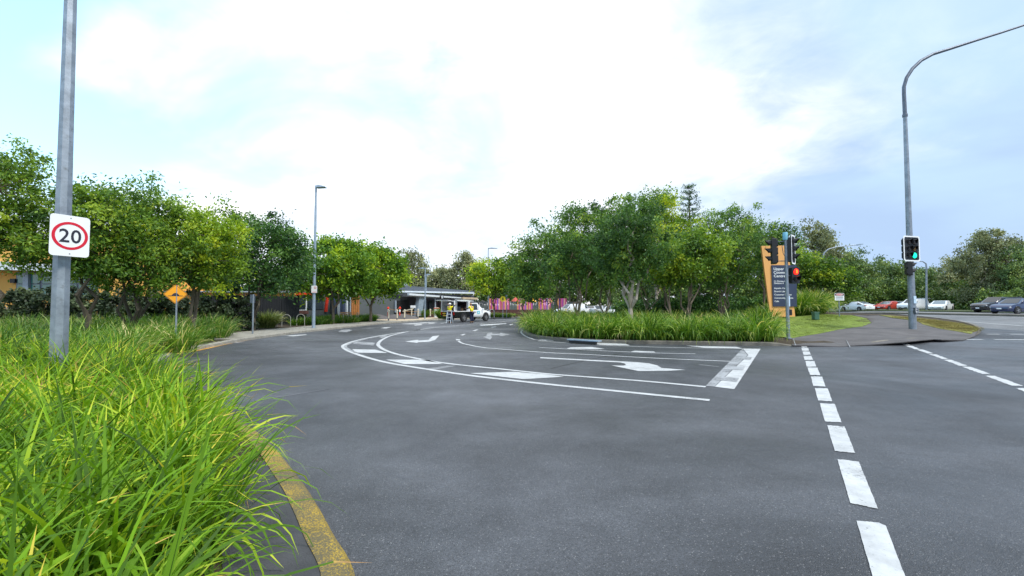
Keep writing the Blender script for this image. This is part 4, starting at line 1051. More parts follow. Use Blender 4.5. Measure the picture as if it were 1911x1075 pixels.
# ------------------------------------------------------------------ lamp posts
def lamp_post(px, basepy, toppy, r0, r1, head, lb, d=None, hl=.62, group=None, off=.14):
    q = gp(px, basepy, off) if d is None else at(px, 580, d)
    d = q.y; h = at(px, toppy, d).z - off
    t = thing('lamp_post', lb, 'street lamp', (q.x, d, H(q.x, d) + off), 0, group)
    mb = MB(); mb.tube([(0, 0, -.1), (0, 0, h * .5), (0, 0, h)], [r0, (r0 + r1) / 2, r1], 10); mb.build('pole', M['galv_blue'], t, True)
    mb = MB(); mb.lathe([(r0 * 1.9, -.02), (r0 * 1.9, .02)], Matrix(), 8); mb.build('base_plate', M['galv'], t)
    mb = MB()
    if head == 'R': mb.prism([(0, 0), (hl * .35, .06), (hl, -.03), (hl, -.07), (.05, -.1)], .36, Matrix.Translation((0, .18, h)) @ Matrix.Rotation(R(90), 4, 'X'))
    else: mb.prism([(0, 0), (-hl * .35, .06), (-hl, -.03), (-hl, -.07), (-.05, -.1)], .36, Matrix.Translation((0, .18, h)) @ Matrix.Rotation(R(90), 4, 'X'))
    mb.build('lamp_head', M['galv_blue'], t); return t, h
t, h = lamp_post(585, 612, 348, .105, .055, 'R', 'tall slim lamp post with a parking notice beside the bright lime tree')
z = at(585, 540, t.location.y).z - .14
mb = MB(); mb.prism(rrect(.34, .46, .03), .004, face_m((.06, -.125, z), R(8))); sp2 = mb.build('parking_notice', M['white_sign'], t)
mb = MB(); mb.ringprism(circ(.07, 20), circ(.05, 20), .002, face_m((.12, -.124, z + .10), R(8)) @ Matrix.Translation((0, 0, .005))); mb.build('no_parking_ring', M['sign_red'], sp2)
mb = MB(); mb.prism([(-.13, -.19), (.13, -.19), (.13, -.165), (-.13, -.165)], .002, face_m((.06, -.125, z), R(8)) @ Matrix.Translation((0, 0, .005))); mb.build('red_stripe', M['sign_red'], sp2)
mb = MB(); mb.box((0, .0, z), (.36, .16, .44), R(8)); mb.build('notice_bracket', M['galv_dark'], t)
lamp_post(793, 590, 500, .07, .05, 'L', 'lamp post in front of the dark cafe wall', d=44.5, hl=.7, off=.14)
lamp_post(911, 585, 463, .08, .06, 'R', 'lamp post rising behind the tree by the far crossing', d=66, hl=1.4)
lamp_post(795, 585, 512, .07, .05, 'R', 'second lamp head close behind the lamp post by the cafe', d=52, hl=.6)

def curved_lamp(px, basepx, basepy, d, path_px, rad, lb, name='street_light', head=True):
    b = at(basepx, basepy, d); x0 = b.x; g_ = H(x0, d) + .13
    t = thing(name, lb, 'street light', (x0, d, g_))
    pts = [(0, 0, -.1)] + [tuple(at(a, c2, d) - Vector((x0, 0, g_)) - Vector((0, d, 0))) for a, c2 in path_px]
    n = len(pts); mb = MB(); mb.tube(pts, [rad[0] + (rad[1] - rad[0]) * (i / (n - 1)) for i in range(n)], 10); mb.build('pole', M['galv'], t, True)
    if head:
        e = Vector(pts[-1]); pr = Vector(pts[-2]); dr = (e - pr).normalized()
        mb = MB(); a = math.atan2(dr.z, dr.x)
        mb.prism([(0, .04), (.35, .09), (.8, .04), (.8, -.05), (.3, -.09), (0, -.05)], .3, Matrix.Translation((e.x, .15, e.z)) @ Matrix.Rotation(R(90), 4, 'X') @ Matrix.Rotation(a if dr.x > 0 else a, 4, 'Z'))
        mb.build('lamp_head', M['galv_blue'], t)
    return t
curved_lamp(0, 1536, 585, 56, [(1536, 480), (1538, 472), (1546, 465), (1560, 461), (1598, 457)], (.12, .05), 'curved street light above the trees right of the pylon')
curved_lamp(0, 1729, 583, 62, [(1729, 500), (1728, 492), (1722, 488), (1705, 487)], (.13, .05), 'curved street light behind the white sedan')
curved_lamp(0, 1612, 583, 84, [(1612, 512), (1608, 509), (1580, 511)], (.11, .05), 'faint far street light among the gum trees')

# ------------------------------------------------------------------ traffic signals
def visor(mb, Mx, r=.12, L_=.22, n=12):
    # open half tube hood
    o_ = [(r * math.cos(R(-20) + R(220) * k / n), r * math.sin(R(-20) + R(220) * k / n)) for k in range(n + 1)]
    base = len(mb.v)
    for k, (x, y) in enumerate(o_):
        cut = L_ * (.45 + .55 * max(0, math.sin(R(-20) + R(220) * k / n)))
        for q, z in ((1, 0), (1, cut), (.94, cut), (.94, 0)): mb.v.append(tuple(Mx @ Vector((x * q, y * q, z))))
    for k in range(n):
        for j in range(3):
            a = base + k * 4 + j; mb.f.append((a, a + 4, a + 5, a + 1))
def signal(parent, loc, ang, cols, rows, size, lit, border=True, board=True, pad=None):
    """loc: centre of the face. lit: dict {(c,r): material}"""
    Mx = face_m(loc, ang); w = cols * size + .06; h = rows * size + .06
    mb = MB(); mb.prism(rrect(w, h, .04), -.17, Mx); 
    for r_ in range(rows): mb.prism(rrect(w * .96, size * .9, .05), -.05, Mx @ Matrix.Translation((0, (rows - 1) * size / 2 - r_ * size, -.17)))
    hs = mb.build('signal_housing', M['black'], parent)
    if board:
        W, Hh = w + size * .62, h + size * .55
        if pad: W, Hh = w + pad[0], h + pad[1]
        mb = MB(); mb.prism(rrect(W, Hh, size * .35), -.006, Mx); mb.build('backing_board', M['black'], parent)
        if border:
            mb = MB(); mb.ringprism(rrect(W + .012, Hh + .012, size * .35), rrect(W - .11, Hh - .11, size * .28), .003, Mx @ Matrix.Translation((0, 0, .001))); mb.build('white_border', M['white_sign'], parent)
    for c_ in range(cols):
        for r_ in range(rows):
            T = Mx @ Matrix.Translation(((c_ - (cols - 1) / 2) * size, ((rows - 1) / 2 - r_) * size, .004)); big = 1.2 if (c_, r_) in lit and lit[(c_, r_)].endswith('_on') else 1
            mb = MB(); mb.lathe([(size * .36 * big, 0), (size * .34 * big, .016), (size * .15, .034), (.002, .04)], T, 20)
            mb.build('lens', M[lit.get((c_, r_), 'lens_off')], hs)
            mb = MB(); visor(mb, T, size * (.45 if big > 1 else .41), size * (.10 if big > 1 else .48 if cols > 1 else .7)); mb.build('visor', M['black'], hs)
    return hs
# centre pole
bp = gp(1471, 632, .14); D = bp.y
sp_ = thing('traffic_signal', 'slim signal pole with red pedestrian light in front of the orange pylon', 'traffic light', tuple(bp))
def L3(px, py, dd=0): return at(px, py, D + dd) - Vector(bp)
topz = L3(1466, 447).z
mb = MB(); mb.tube([(0, 0, -.1), (0, 0, topz * .5), (-.0, 0, topz)], [.075, .068, .062], 12); mb.build('pole', M['galv'], sp_, True)
mb = MB(); mb.lathe([(.13, 0), (.13, .04), (.08, .05)], Matrix(), 12); mb.build('base_plate', M['galv'], sp_)
mb = MB(); mb.lathe([(.085, 0), (.095, .05), (.095, .30), (.085, .33)], Matrix.Translation((-.02, 0, topz - .02)), 12); mb.build('terminal_cap', M['cap_blue'], sp_, True)
c1 = L3(1446, 469); signal(sp_, (c1.x - .12, .05, c1.z), R(-112), 1, 3, .345, {}, board=False)
c2 = L3(1478, 466); signal(sp_, (c2.x + .04, -.03, c2.z), R(44), 1, 3, .335, {}, board=True)
c3 = L3(1484, 514); hs = signal(sp_, (c3.x, -.05, c3.z), R(12), 1, 2, .32, {(0, 0): 'red_on'}, board=False)
mb = MB(); T = face_m((c3.x + .012, -.10, c3.z + .16), R(12))
mb.prism([(-.03, -.08), (-.015, -.08), (0, -.02), (.015, -.08), (.03, -.08), (.02, 0), (.03, .04), (.01, .05), (-.01, .05), (-.03, .04), (-.02, 0)], .004, T)
mb.prism([(x, y + .07) for x, y in circ(.017, 10)], .004, T); mb.build('standing_figure', M['orange_on'], hs)
for zz, x1 in ((c1.z + .42, c1.x), (c1.z - .42, c1.x), (c2.z + .42, c2.x), (c2.z - .42, c2.x), (c3.z, c3.x)): mb = MB(); mb.tube([(0, 0, zz), (x1 * .9, .02, zz)], .02, 6); mb.build('bracket', M['galv_dark'], sp_)
mb = MB(); mb.tube([(-.06, 0, c1.z + .3), (-.2, -.05, c1.z + .2), (-.12, 0, c1.z - .1), (0, 0, c1.z - .3)], .014, 5); mb.build('cable', M['galv_dark'], sp_)
pb = L3(1474, 583)
mb = MB(); mb.box((.10, -.03, pb.z), (.11, .10, .26)); mb.build('push_button_box', M['black'], sp_, bevel=.02)
mb = MB(); mb.box((.055, -.03, L3(0, 562).z), (.05, .06, .45)); mb.build('pale_conduit', M['pale_sticker'], sp_)

# right pole with mast arm
rb = gp(1703.5, 614.5, .14); D2 = rb.y
rp = thing('traffic_signal', 'thick pole with lit green six lens signal and long curved light arm', 'traffic light', tuple(rb))
def L4(px, py, dd=0): return at(px, py, D2 + dd) - Vector(rb)
P4 = [(0, 0, -.1), (0, 0, 1.5)]
for a, b in ((1694, 400), (1687, 215)): q = L4(a, b); P4.append((q.x * .1, 0, q.z))
x0 = P4[-1][0]
jz = P4[-1][2]
mb = MB(); mb.tube([(0, 0, -.1), (0, 0, 1.5), (0, 0, 5), (0, 0, jz)], [.15, .142, .12, .08], 14); mb.build('pole', M['galv'], rp, True)
mb = MB(); mb.lathe([(.11, 0), (.11, .12), (.085, .14)], Matrix.Translation((0, 0, jz - .08)), 12); mb.build('collar', M['galv_dark'], rp)
off0 = L4(1685, 190).x
ap = [(0, 0, jz)] + [(L4(a, b).x - off0, 0, L4(a, b).z) for a, b in ((1684, 175), (1684, 162), (1689, 145), (1700, 128), (1716, 113), (1738, 101), (1770, 91), (1820, 75), (1865, 61), (1911, 46), (2000, 20))]
mb = MB(); mb.tube(ap, [.085, .08, .08, .08, .08, .078, .075, .07, .06, .055, .05, .04], 10); mb.build('light_arm', M['galv_dark'], rp, True)
mb = MB(); e = Vector(ap[-1]); mb.box(e + Vector((.4, 0, .1)), (.95, .35, .14), M=Matrix.Rotation(R(-15), 4, 'Y')); mb.build('lamp_head', M['galv_blue'], rp, bevel=.03)
c = L4(1701.5, 464, -.3); signal(rp, (c.x, -.3, c.z), R(14), 2, 3, D2 * .0155, pad=(D2 * .016, D2 * .009), lit={(1, 2): 'green_on', (1, 1): 'lens_amber'})
# rear facing pedestrian lantern beneath the board
c = L4(1698, 501, -.25); signal(rp, (c.x + .10, -.22, c.z), R(62), 1, 2, .30, {}, board=False)
mb = MB(); mb.tube([(0, 0, c.z), (c.x + .05, -.18, c.z)], .03, 6); mb.build('bracket', M['galv_dark'], rp); mb = MB(); mb.tube([(0, 0, L4(0, 464).z), (0, -.2, L4(0, 464).z)], .03, 6); mb.build('bracket', M['galv_dark'], rp)
b0 = L4(1701, 580)
mb = MB(); mb.box((0, -.19, b0.z), (.14, .14, .32)); mb.build('push_button_box', M['galv_dark'], rp, bevel=.02)
T = face_m((0, -.243, b0.z + .02), R(20))
mb = MB(); mb.prism(circ(.14, 24), .012, T); rd = mb.build('button_disc', M['black'], rp)
mb = MB(); mb.ringprism(circ(.14, 24), circ(.12, 24), .003, T @ Matrix.Translation((0, 0, .012))); mb.build('disc_rim', M['alu'], rd)
mb = MB(); T2 = T @ Matrix.Translation((0, .035, .013))
mb.prism([(-.075, -.01), (0, .06), (.075, -.01), (.075, -.035), (.03, -.005), (-.03, -.005), (-.075, -.035)], .003, T2)
mb.build('walk_arrow', M['white_sign'], rd)
mb = MB(); mb.prism([(-.06, .0), (.06, 0), (.07, -.04), (0, -.07), (-.07, -.04)], .003, T @ Matrix.Translation((0, -.035, .013))); mb.build('touch_plate', M['white_sign'], rd)
for z0, z1 in ((1701, 563), (1701, 556)):
    q = L4(z0, z1); mb = MB(); mb.box((.0, -.168, q.z), (.13, .02, .17), R(3)); mb.build('sticker', M['pale_sticker'], rp)

# ------------------------------------------------------------------ orange pylon
DP = 26.5
def PY(px, py): q = at(px, py, DP); return (q.x, q.z)
gx = xat(1455, DP)
py_ = thing('sign_pylon', 'orange slanted pylon sign with dark navy directory panel reading Upper Coomera Centre', 'sign', (gx, DP, .14))
Mp = Matrix(((1, 0, 0, -gx), (0, 0, -1, .0), (0, 1, 0, -.14), (0, 0, 0, 1)))
out = [PY(*q) for q in ((1421, 459), (1471, 458), (1484, 591), (1438, 591))]
mb = MB(); mb.prism(out, .14, Mp @ Matrix.Translation((0, 0, -.14))); mb.build('orange_body', M['orange_panel'], py_)
pn = [PY(*q) for q in ((1439, 495), (1486, 495), (1486, 572), (1442, 572))]
mb = MB(); mb.prism(pn, .05, Mp @ Matrix.Translation((0, 0, .002))); npn = mb.build('navy_panel', M['navy'], py_)
def ptx(s_, px, py, size, bold):
    q = PY(px, py); text(s_, size, M['white_sign'], npn, Mp @ Matrix.Translation((q[0], q[1], .0525)), 'lettering', 'LEFT', bold, 1.12, .002)
s1 = .225
ptx('Upper', 1442.5, 504.2, s1, .004); ptx('Coomera', 1442.5, 510.8, s1, .004); ptx('Centre', 1443, 517.4, s1, .004)
s2 = .13
for s_, y in (('Cr Donna G', 526.2), ('Division 4', 530.0), ('Aquatic Centre', 539.2), ('Branch Library', 545.2), ('Customer Service', 551.2), ('Community Centre', 557.4), ('Cafe', 563.6)):
    ptx(s_, 1443.4 + (y - 527) * .03, y, s2, .002)
# utility box
q = gp(1522, 597, .14); t = thing('utility_box', 'small dark green utility cabinet on the lawn', 'utility box', tuple(q))
s_ = q.y / F
mb = MB(); mb.box((0, 0, 7 * s_), (9 * s_, 9 * s_, 13 * s_)); mb.build('cabinet', M['utility_green'], t, bevel=.02)
mb = MB(); mb.box((0, 0, 14 * s_), (10 * s_, 10 * s_, 1.6 * s_)); mb.build('lid', M['utility_green'], t, bevel=.02)
# small warning notice
q = gp(1566.5, 591, .14); d = q.y; s_ = d / F
t = thing('notice_sign', 'small white notice with red and black danger header on a post behind the lawn', 'sign', tuple(q))
zc = at(0, 554, d).z - q.z
mb = MB(); mb.tube([(0, 0, -.1), (0, 0, zc + 8 * s_)], 1.0 * s_, 8); mb.build('post', M['galv'], t)
T = face_m((0, -.05, zc), 0)
mb = MB(); mb.prism(rrect(17.5 * s_, 13.5 * s_, .03), .008, T); pz = mb.build('sign_plate', M['white_sign'], t)
mb = MB(); mb.prism(rrect(16 * s_, 4.0 * s_, .02), .003, T @ Matrix.Translation((0, 4.2 * s_, .0085))); mb.build('black_header', M['sign_black'], pz)
mb = MB(); mb.prism([(x * 1, y * .26) for x, y in circ(7 * s_, 24)], .003, T @ Matrix.Translation((0, 4.2 * s_, .012))); mb.build('red_oval', M['sign_red'], pz)
text('DANGER', 2.9 * s_, M['white_sign'], pz, T @ Matrix.Translation((0, 3.3 * s_, .0165)), 'lettering', 'CENTER', .002, 1.05)
for k, yy in enumerate((-1.2, -4.6)):
    mb = MB(); mb.prism([(-6.5 * s_, 0), (6.5 * s_, 0), (6.5 * s_, 1.5 * s_), (-6.5 * s_, 1.5 * s_)], .003, T @ Matrix.Translation((0, yy * s_, .0085))); mb.build('text_line', M['galv_dark' if k == 0 else 'galv_blue'], pz)
# drain inlet on the island kerb
a = gp(1062, 635.5, .1); b = gp(1120, 639, .1); t = thing('drain_inlet', 'long dark kerb drain inlet at the foot of the island grass', 'drain', tuple((a + b) / 2), math.atan2(b.y - a.y, b.x - a.x))
L_ = (b - a).length
mb = MB(); mb.box((0, -.02, .05), (L_, .34, .05)); mb.build('steel_lintel', M['galv_blue'], t, bevel=.01)
mb = MB(); mb.box((0, -.12, -.02), (L_ * .85, .14, .09)); mb.build('opening', M['black'], t)

# ------------------------------------------------------------------ buildings
class Facade:
    """an upright wall plane between two depths; rectangles are laid out on it in metres, u along, z up"""
    def __init__(s, pxa, da, pxb, db):
        s.A = Vector((xat(pxa, da), da)); s.B = Vector((xat(pxb, db), db)); s.t = (s.B - s.A).normalized(); s.ang = math.atan2(s.t.y, s.t.x)
        s.n = Vector((s.t.y, -s.t.x))
        if s.n.dot(-s.A) < 0: s.n = -s.n
        s.flip = 1 if Vector((s.t.y, -s.t.x)).dot(s.n) > 0 else -1
    def root(s, name, label, cat): return thing(name, label, cat, (s.A.x, s.A.y, 0), s.ang)
    def uz(s, px, py, out=0):
        v = ray(px, py); o_ = s.A + s.n * out
        # v.xy * d = o_ + t*u
        det = v.x * (-s.t.y) - (-s.t.x) * v.y
        d = (o_.x * (-s.t.y) + s.t.x * o_.y) / det
        p = Vector((v.x, v.y)) * d - o_
        return p.dot(s.t), CAMZ + v.z * d
    def poly(s, mb, pts, th, out=0):        # pts in pixels, thickness th outwards starting at `out`
        P = [s.uz(a, b, out + th) for a, b in pts]
        Mx = Matrix(((1, 0, 0, 0), (0, 0, -s.flip, -out * s.flip), (0, 1, 0, 0), (0, 0, 0, 1)))
        mb.prism(P, th, Mx)
    def part(s, name, pts, th, out, m, root, **k):
        mb = MB(); s.poly(mb, pts, th, out); return mb.build(name, M[m], root, **k)
    def wall(s, name, px0, px1, ytop, depth, m, root, z0=0.0):
        """solid volume behind the wall plane, flat top through ytop at px0"""
        u0, z1 = s.uz(px0, ytop); u1, _ = s.uz(px1, ytop)
        mb = MB(); y0 = 0 if s.flip > 0 else -depth
        mb.box(((u0 + u1) / 2, s.flip * depth / 2, (z0 + z1) / 2), (u1 - u0, depth, z1 - z0)); return mb.build(name, M[m], root)

# yellow building far left
fb_ = Facade(-260, 28, 250, 30)
yb = fb_.root('building', 'ochre yellow building with green glass windows behind the left trees', 'building')
fb_.wall('wall', -260, 250, 440, 10, 'ochre', yb)
fb_.part('awning', ((-260, 478), (60, 490), (180, 500), (180, 512), (60, 505), (-260, 496)), .9, .02, 'fascia', yb)
fb_.part('joint_line', ((-260, 471), (75, 481), (75, 482), (-260, 472)), .015, .01, 'bark_dark', yb)
fb_.part('window_frame', ((30, 508), (182, 508), (182, 556), (30, 556)), .05, .01, 'galv_dark', yb)
for a, b in ((32, 54), (58, 74), (79, 98), (102, 118), (120, 143), (147, 178)):
    fb_.part('window', ((a, 511), (b, 511), (b, 529), (a, 529)), .03, .065, 'glass_green', yb)
    fb_.part('window', ((a, 531), (b, 531), (b, 553), (a, 553)), .03, .065, 'glass_green', yb)
fb_.part('grey_pier', ((42, 500), (52, 500), (52, 560), (42, 560)), .25, .01, 'fascia_grey', yb)
fb_.part('wall_lamp', ((18, 520), (27, 520), (27, 528), (18, 528)), .2, .01, 'black', yb)
fc = Facade(250, 33, 560, 36)
ob = fc.root('building', 'low orange walled building seen over the black fence', 'building')
fc.wall('wall', 250, 548, 545, 6, 'ochre', ob); fc.part('eave', ((250, 542.5), (548, 543.5), (548, 545.5), (250, 545)), .4, .02, 'fascia_grey', ob)
# picket fence at the left edge
pf = thing('picket_fence', 'grey timber picket fence at the left edge below the yellow wall', 'fence', (-27.5, 22.3, .1))
pk = MB(); pk.prism([(-.05, 0), (.05, 0), (.05, 1.35), (0, 1.45), (-.05, 1.35)], .025, Matrix(((1, 0, 0, 0), (0, 0, -1, 0), (0, 1, 0, 0), (0, 0, 0, 1)))); pkm = pk.mesh('picket', M['block'])
for i in range(38):
    o = link(bpy.data.objects.new('picket', pkm)); o.parent = pf; o.location = (i * .15, 0, random.uniform(-.02, .02)); o.rotation_euler = (0, random.uniform(-.02, .02), 0)
for z in (.35, 1.1): mb = MB(); mb.box((2.8, .04, z), (5.8, .04, .08)); mb.build('rail', M['block'], pf)
# black panel fence
bf = thing('panel_fence', 'black screen fence behind the dark green tree and the bicycle hoops', 'fence', (xat(375, 28), 28, .1), math.atan2(4.5, xat(560, 32.5) - xat(375, 28)))
Lf = math.hypot(4.5, xat(560, 32.5) - xat(375, 28)); npn_ = 5
for i in range(npn_):
    mb = MB(); w = Lf / npn_
    k = int((w - .1) / .11)
    for j in range(k): mb.box((i * w + .1 + j * .11, 0, 1.1), (.085, .025, 2.1))
    mb.box((i * w + w / 2, .03, 1.1), (w - .06, .02, 2.0))
    mb.build('fence_panel', M['black'], bf)
    mb = MB(); mb.box((i * w, .0, 1.15), (.08, .08, 2.35)); mb.build('post', M['black'], bf)

# cafe building
cf = Facade(553, 37, 885, 62)
cb = cf.root('cafe_building', 'long dark cafe building with red framed window and pale sloping roof edge', 'building')
cf.wall('wall', 553, 760, 540, 5, 'wall_grey', cb)
cf.wall('wall', 760, 885, 547, 8, 'wall_dark', cb)
cf.part('red_window_head', ((553, 546.5), (604, 546.5), (604, 550.5), (553, 550.5)), .25, .02, 'red_frame', cb)
cf.part('red_fin', ((611, 549), (614.5, 549), (611, 582), (607, 582)), .15, .02, 'red_frame', cb)
cf.part('window_pane', ((554, 551.5), (571, 551.5), (571, 577), (554, 577)), .04, .02, 'glass_dark', cb)
cf.part('window_pane', ((573, 551.5), (604, 551.5), (604, 577), (573, 577)), .04, .02, 'glass_dark', cb)
cf.part('white_mullion', ((571, 551), (573, 551), (573, 579), (571, 579)), .12, .02, 'fascia', cb)
cf.part('window_sill', ((552, 578), (573, 578), (573, 579.3), (552, 579.3)), .2, .02, 'fascia', cb)
cf.part('sill_wall', ((550, 580), (576, 580), (576, 586), (550, 586)), .3, .01, 'brick', cb)
cf.part('glazed_screen', ((617, 535), (646, 535), (646, 588), (617, 588)), .05, .02, 'glass_dark', cb)
for a, b in ((619, 627), (629, 637), (639, 645)): cf.part('window_pane', ((a, 538), (b, 538), (b, 586), (a, 586)), .03, .075, 'navy', cb)
cf.part('white_column', ((647, 535), (649.2, 535), (649.2, 588), (647, 588)), .3, .02, 'fascia', cb)
cf.part('white_column', ((653.5, 535), (655, 535), (655, 588), (653.5, 588)), .3, .02, 'fascia_grey', cb)
for k in range(4):
    a = 656 + k * 3.8; cf.part('timber_board', ((a, 535), (a + 3.4, 535), (a + 3.4, 588), (a, 588)), .06 + .01 * (k % 2), .02, 'timber', cb)
cf.part('dark_opening', ((737, 561), (764, 560), (764, 587), (737, 587)), .06, .02, 'black', cb)  # flat black panel stands in for the shade inside an opening
cf.part('door_post', ((738, 561), (740, 561), (740, 583), (738, 583)), .15, .09, 'fascia_grey', cb)
# roof edges
cf.part('roof', ((735, 531), (762, 533.5), (885, 543), (885, 545.5), (735, 541)), 1.2, -.9, 'roof_grey', cb)
cf.part('roof_fascia', ((735, 542), (885, 545.5), (885, 548.2), (735, 545.2)), .25, .35, 'fascia', cb)
cf.part('awning_fascia', ((764, 547), (868, 555.5), (868, 557.5), (764, 551)), .3, 1.5, 'fascia', cb)
cf.part('awning_soffit', ((765, 551), (868, 557.7), (868, 559), (766, 553)), 1.3, .2, 'fascia_grey', cb)
cf.part('raking_column', ((793, 549), (784, 549), (778, 590), (788, 590)), .5, 1.0, 'galv_blue', cb)
for a in (812, 828, 846, 860): cf.part('awning_post', ((a, 556), (a + 1.6, 556), (a + 1.6, 590), (a, 590)), .12, 1.2, 'fascia_grey', cb)
for a, b in ((800, 811), (814, 827), (830, 845), (848, 860)): cf.part('window_pane', ((a, 562), (b, 562), (b, 589), (a, 589)), .04, .02, 'glass_dark', cb)
cf.part('cream_fascia', ((864, 554.5), (892, 555.5), (892, 559), (864, 558.5)), .3, 1.9, 'plaza', cb)
u, z = cf.uz(765.5, 535); mb = MB(); s_ = .058
mb.lathe([(.35, z - 1), (.35, z + .9), (.42, z + 1.0), (.30, z + 1.25), (.1, z + 1.35)], Matrix.Translation((u, 2.0 * cf.flip, 0)), 12); mb.build('roof_flue', M['alu'], cb, True)
u, z = cf.uz(781, 536); mb = MB(); mb.lathe([(.25, z - .8), (.25, z + .1), (.5, z + .12), (.5, z + .25), (.25, z + .42), (.05, z + .5)], Matrix.Translation((u, 2.0 * cf.flip, 0)), 12); mb.build('roof_vent', M['galv'], cb, True)
# round hanging sign
u, z = cf.uz(823.5, 554, 1.9)
rs = cf.root('round_sign', 'black diamond shaped sign with pale disc hanging from the cafe awning', 'sign')
Ms = Matrix(((1, 0, 0, u), (0, 0, -cf.flip, -1.95 * cf.flip), (0, 1, 0, z), (0, 0, 0, 1)))
mb = MB(); mb.prism([(0, .42), (.36, 0), (0, -.5), (-.36, 0)], .06, Ms); mb.prism(circ(.3, 20), .07, Ms); k_ = mb.build('sign_board', M['black'], rs)
mb = MB(); mb.prism(circ(.19, 20), .02, Ms @ Matrix.Translation((0, -.02, .072))); mb.build('pale_disc', M['alu'], k_)
mb = MB(); mb.tube([(u, -1.9 * cf.flip, z + .4), (u, -1.9 * cf.flip, z + .62)], .02, 5); mb.build('hanger', M['galv_dark'], rs)

# block pillar, posts and furniture by the cafe
q = gp(665, 596, .14); q = at(665, 594, 45)
t = thing('block_pillar', 'square concrete block pillar with pale capping in the cafe garden', 'pillar', (q.x, 45, .1))
for r_ in range(8):
    for k in range(2):
        mb = MB(); mb.box((-.21 + .42 * k + (.0 if r_ % 2 else .05), 0, .1 + r_ * .19), (.40, .7, .175)); mb.build('block', M['block'], t)
mb = MB(); mb.box((0, 0, 1.58), (.98, .82, .07)); mb.build('capping', M['post_cream'], t)
for px, d, lb in ((631.5, 40, 'white square post left of the timber wall'), (652.5, 42, 'white square post beside the pale column')):
    q = at(px, 590, d); t = thing('white_post', lb, 'post', (q.x, d, .1), 0, 'white posts in the cafe garden')
    mb = MB(); mb.box((0, 0, .85), (.16, .16, 1.7)); mb.build('shaft', M['white_sign'], t, bevel=.01); mb = MB(); mb.box((0, 0, 1.73), (.2, .2, .05)); mb.build('cap', M['white_sign'], t)
# bench
t = thing('bench', 'timber bench half hidden by planting beside the white posts', 'bench', (xat(640, 40.5), 40.5, .1), R(20))
for k in range(4): mb = MB(); mb.box((0, k * .11, .45), (1.5, .09, .04)); mb.build('seat_slat', M['bench_timber'], t)
for k in range(2): mb = MB(); mb.box((0, .42, .62 + k * .14), (1.5, .04, .1)); mb.build('back_slat', M['bench_timber'], t)
for sx in (-.6, .6): mb = MB(); mb.box((sx, .18, .22), (.06, .4, .43)); mb.build('leg', M['galv_dark'], t)
# picnic table and red brown seat
t = thing('picnic_table', 'timber picnic table behind the bollards', 'table', (xat(768, 47.5), 47.5, .13), R(25))
for k in range(5): mb = MB(); mb.box((0, -.3 + k * .15, .74), (1.8, .13, .04)); mb.build('table_slat', M['bench_timber'], t)
for sy in (-.75, .75): mb = MB(); mb.box((0, sy, .45), (1.8, .28, .04)); mb.build('seat', M['bench_timber'], t)
for sx in (-.65, .65):
    mb = MB(); mb.tube([(sx, -.6, 0), (sx, -.12, .74)], .035, 5); mb.tube([(sx, .6, 0), (sx, .12, .74)], .035, 5); mb.tube([(sx, -.75, .42), (sx, .75, .42)], .03, 5); mb.build('leg', M['galv_dark'], t)
t = thing('garden_wall', 'low red brown brick wall behind the bollards', 'wall', (xat(790, 51), 51, .1), R(20))
for r_ in range(6):
    for k in range(12):
        mb = MB(); mb.box((-2.0 + k * .35 + (.17 if r_ % 2 else 0), 0, .09 + r_ * .14), (.335, .3, .125)); mb.build('brick', M['brick'], t)
t = thing('notice_board', 'small white notice board above the bollards', 'sign', (xat(771, 46), 46, .13))
mb = MB(); mb.box((0, 0, 1.28), (.56, .04, .26)); mb.build('board', M['white_sign'], t); mb = MB(); mb.tube([(-.2, .02, 0), (-.2, .02, 1.2)], .02, 5); mb.tube([(.2, .02, 0), (.2, .02, 1.2)], .02, 5); mb.build('leg', M['galv'], t)
# bollards
bol = [(725, 598.2), (741, 597.2), (755, 596.2), (768, 595), (780, 594), (792, 593), (803, 592.8)]
wl = ['first cream bollard on the plaza counted from the lamp post side', 'cream bollard under the right red and white barrier post', 'cream bollard joined to the sloping timber rail', 'cream bollard below the small white notice board', 'cream bollard in front of the low brick wall', 'cream bollard in front of the pale blue raking column', 'cream bollard nearest the grey rubbish bin']
proto = None
for i, (px, py) in enumerate(bol):
    q = gp(px, py, .146)
    if proto is None:
        proto = thing('bollard', wl[0], 'bollard', tuple(q), 0, 'cream bollards along the plaza edge')
        mb = MB(); mb.tube([(0, 0, -.05), (0, 0, .86)], .065, 10); mb.build('shaft', M['post_cream'], proto, True)
        mb = MB(); mb.lathe([(.075, .86), (.095, .88), (.09, .97), (.05, 1.0)], Matrix(), 10); mb.build('cap', M['post_cream'], proto, True)
        mb = MB(); mb.lathe([(.068, .2), (.068, .02)], Matrix(), 10); mb.build('dark_foot', M['galv_dark'], proto)
    else:
        o = copy_tree(proto); o.location = q; o['label'] = wl[i]
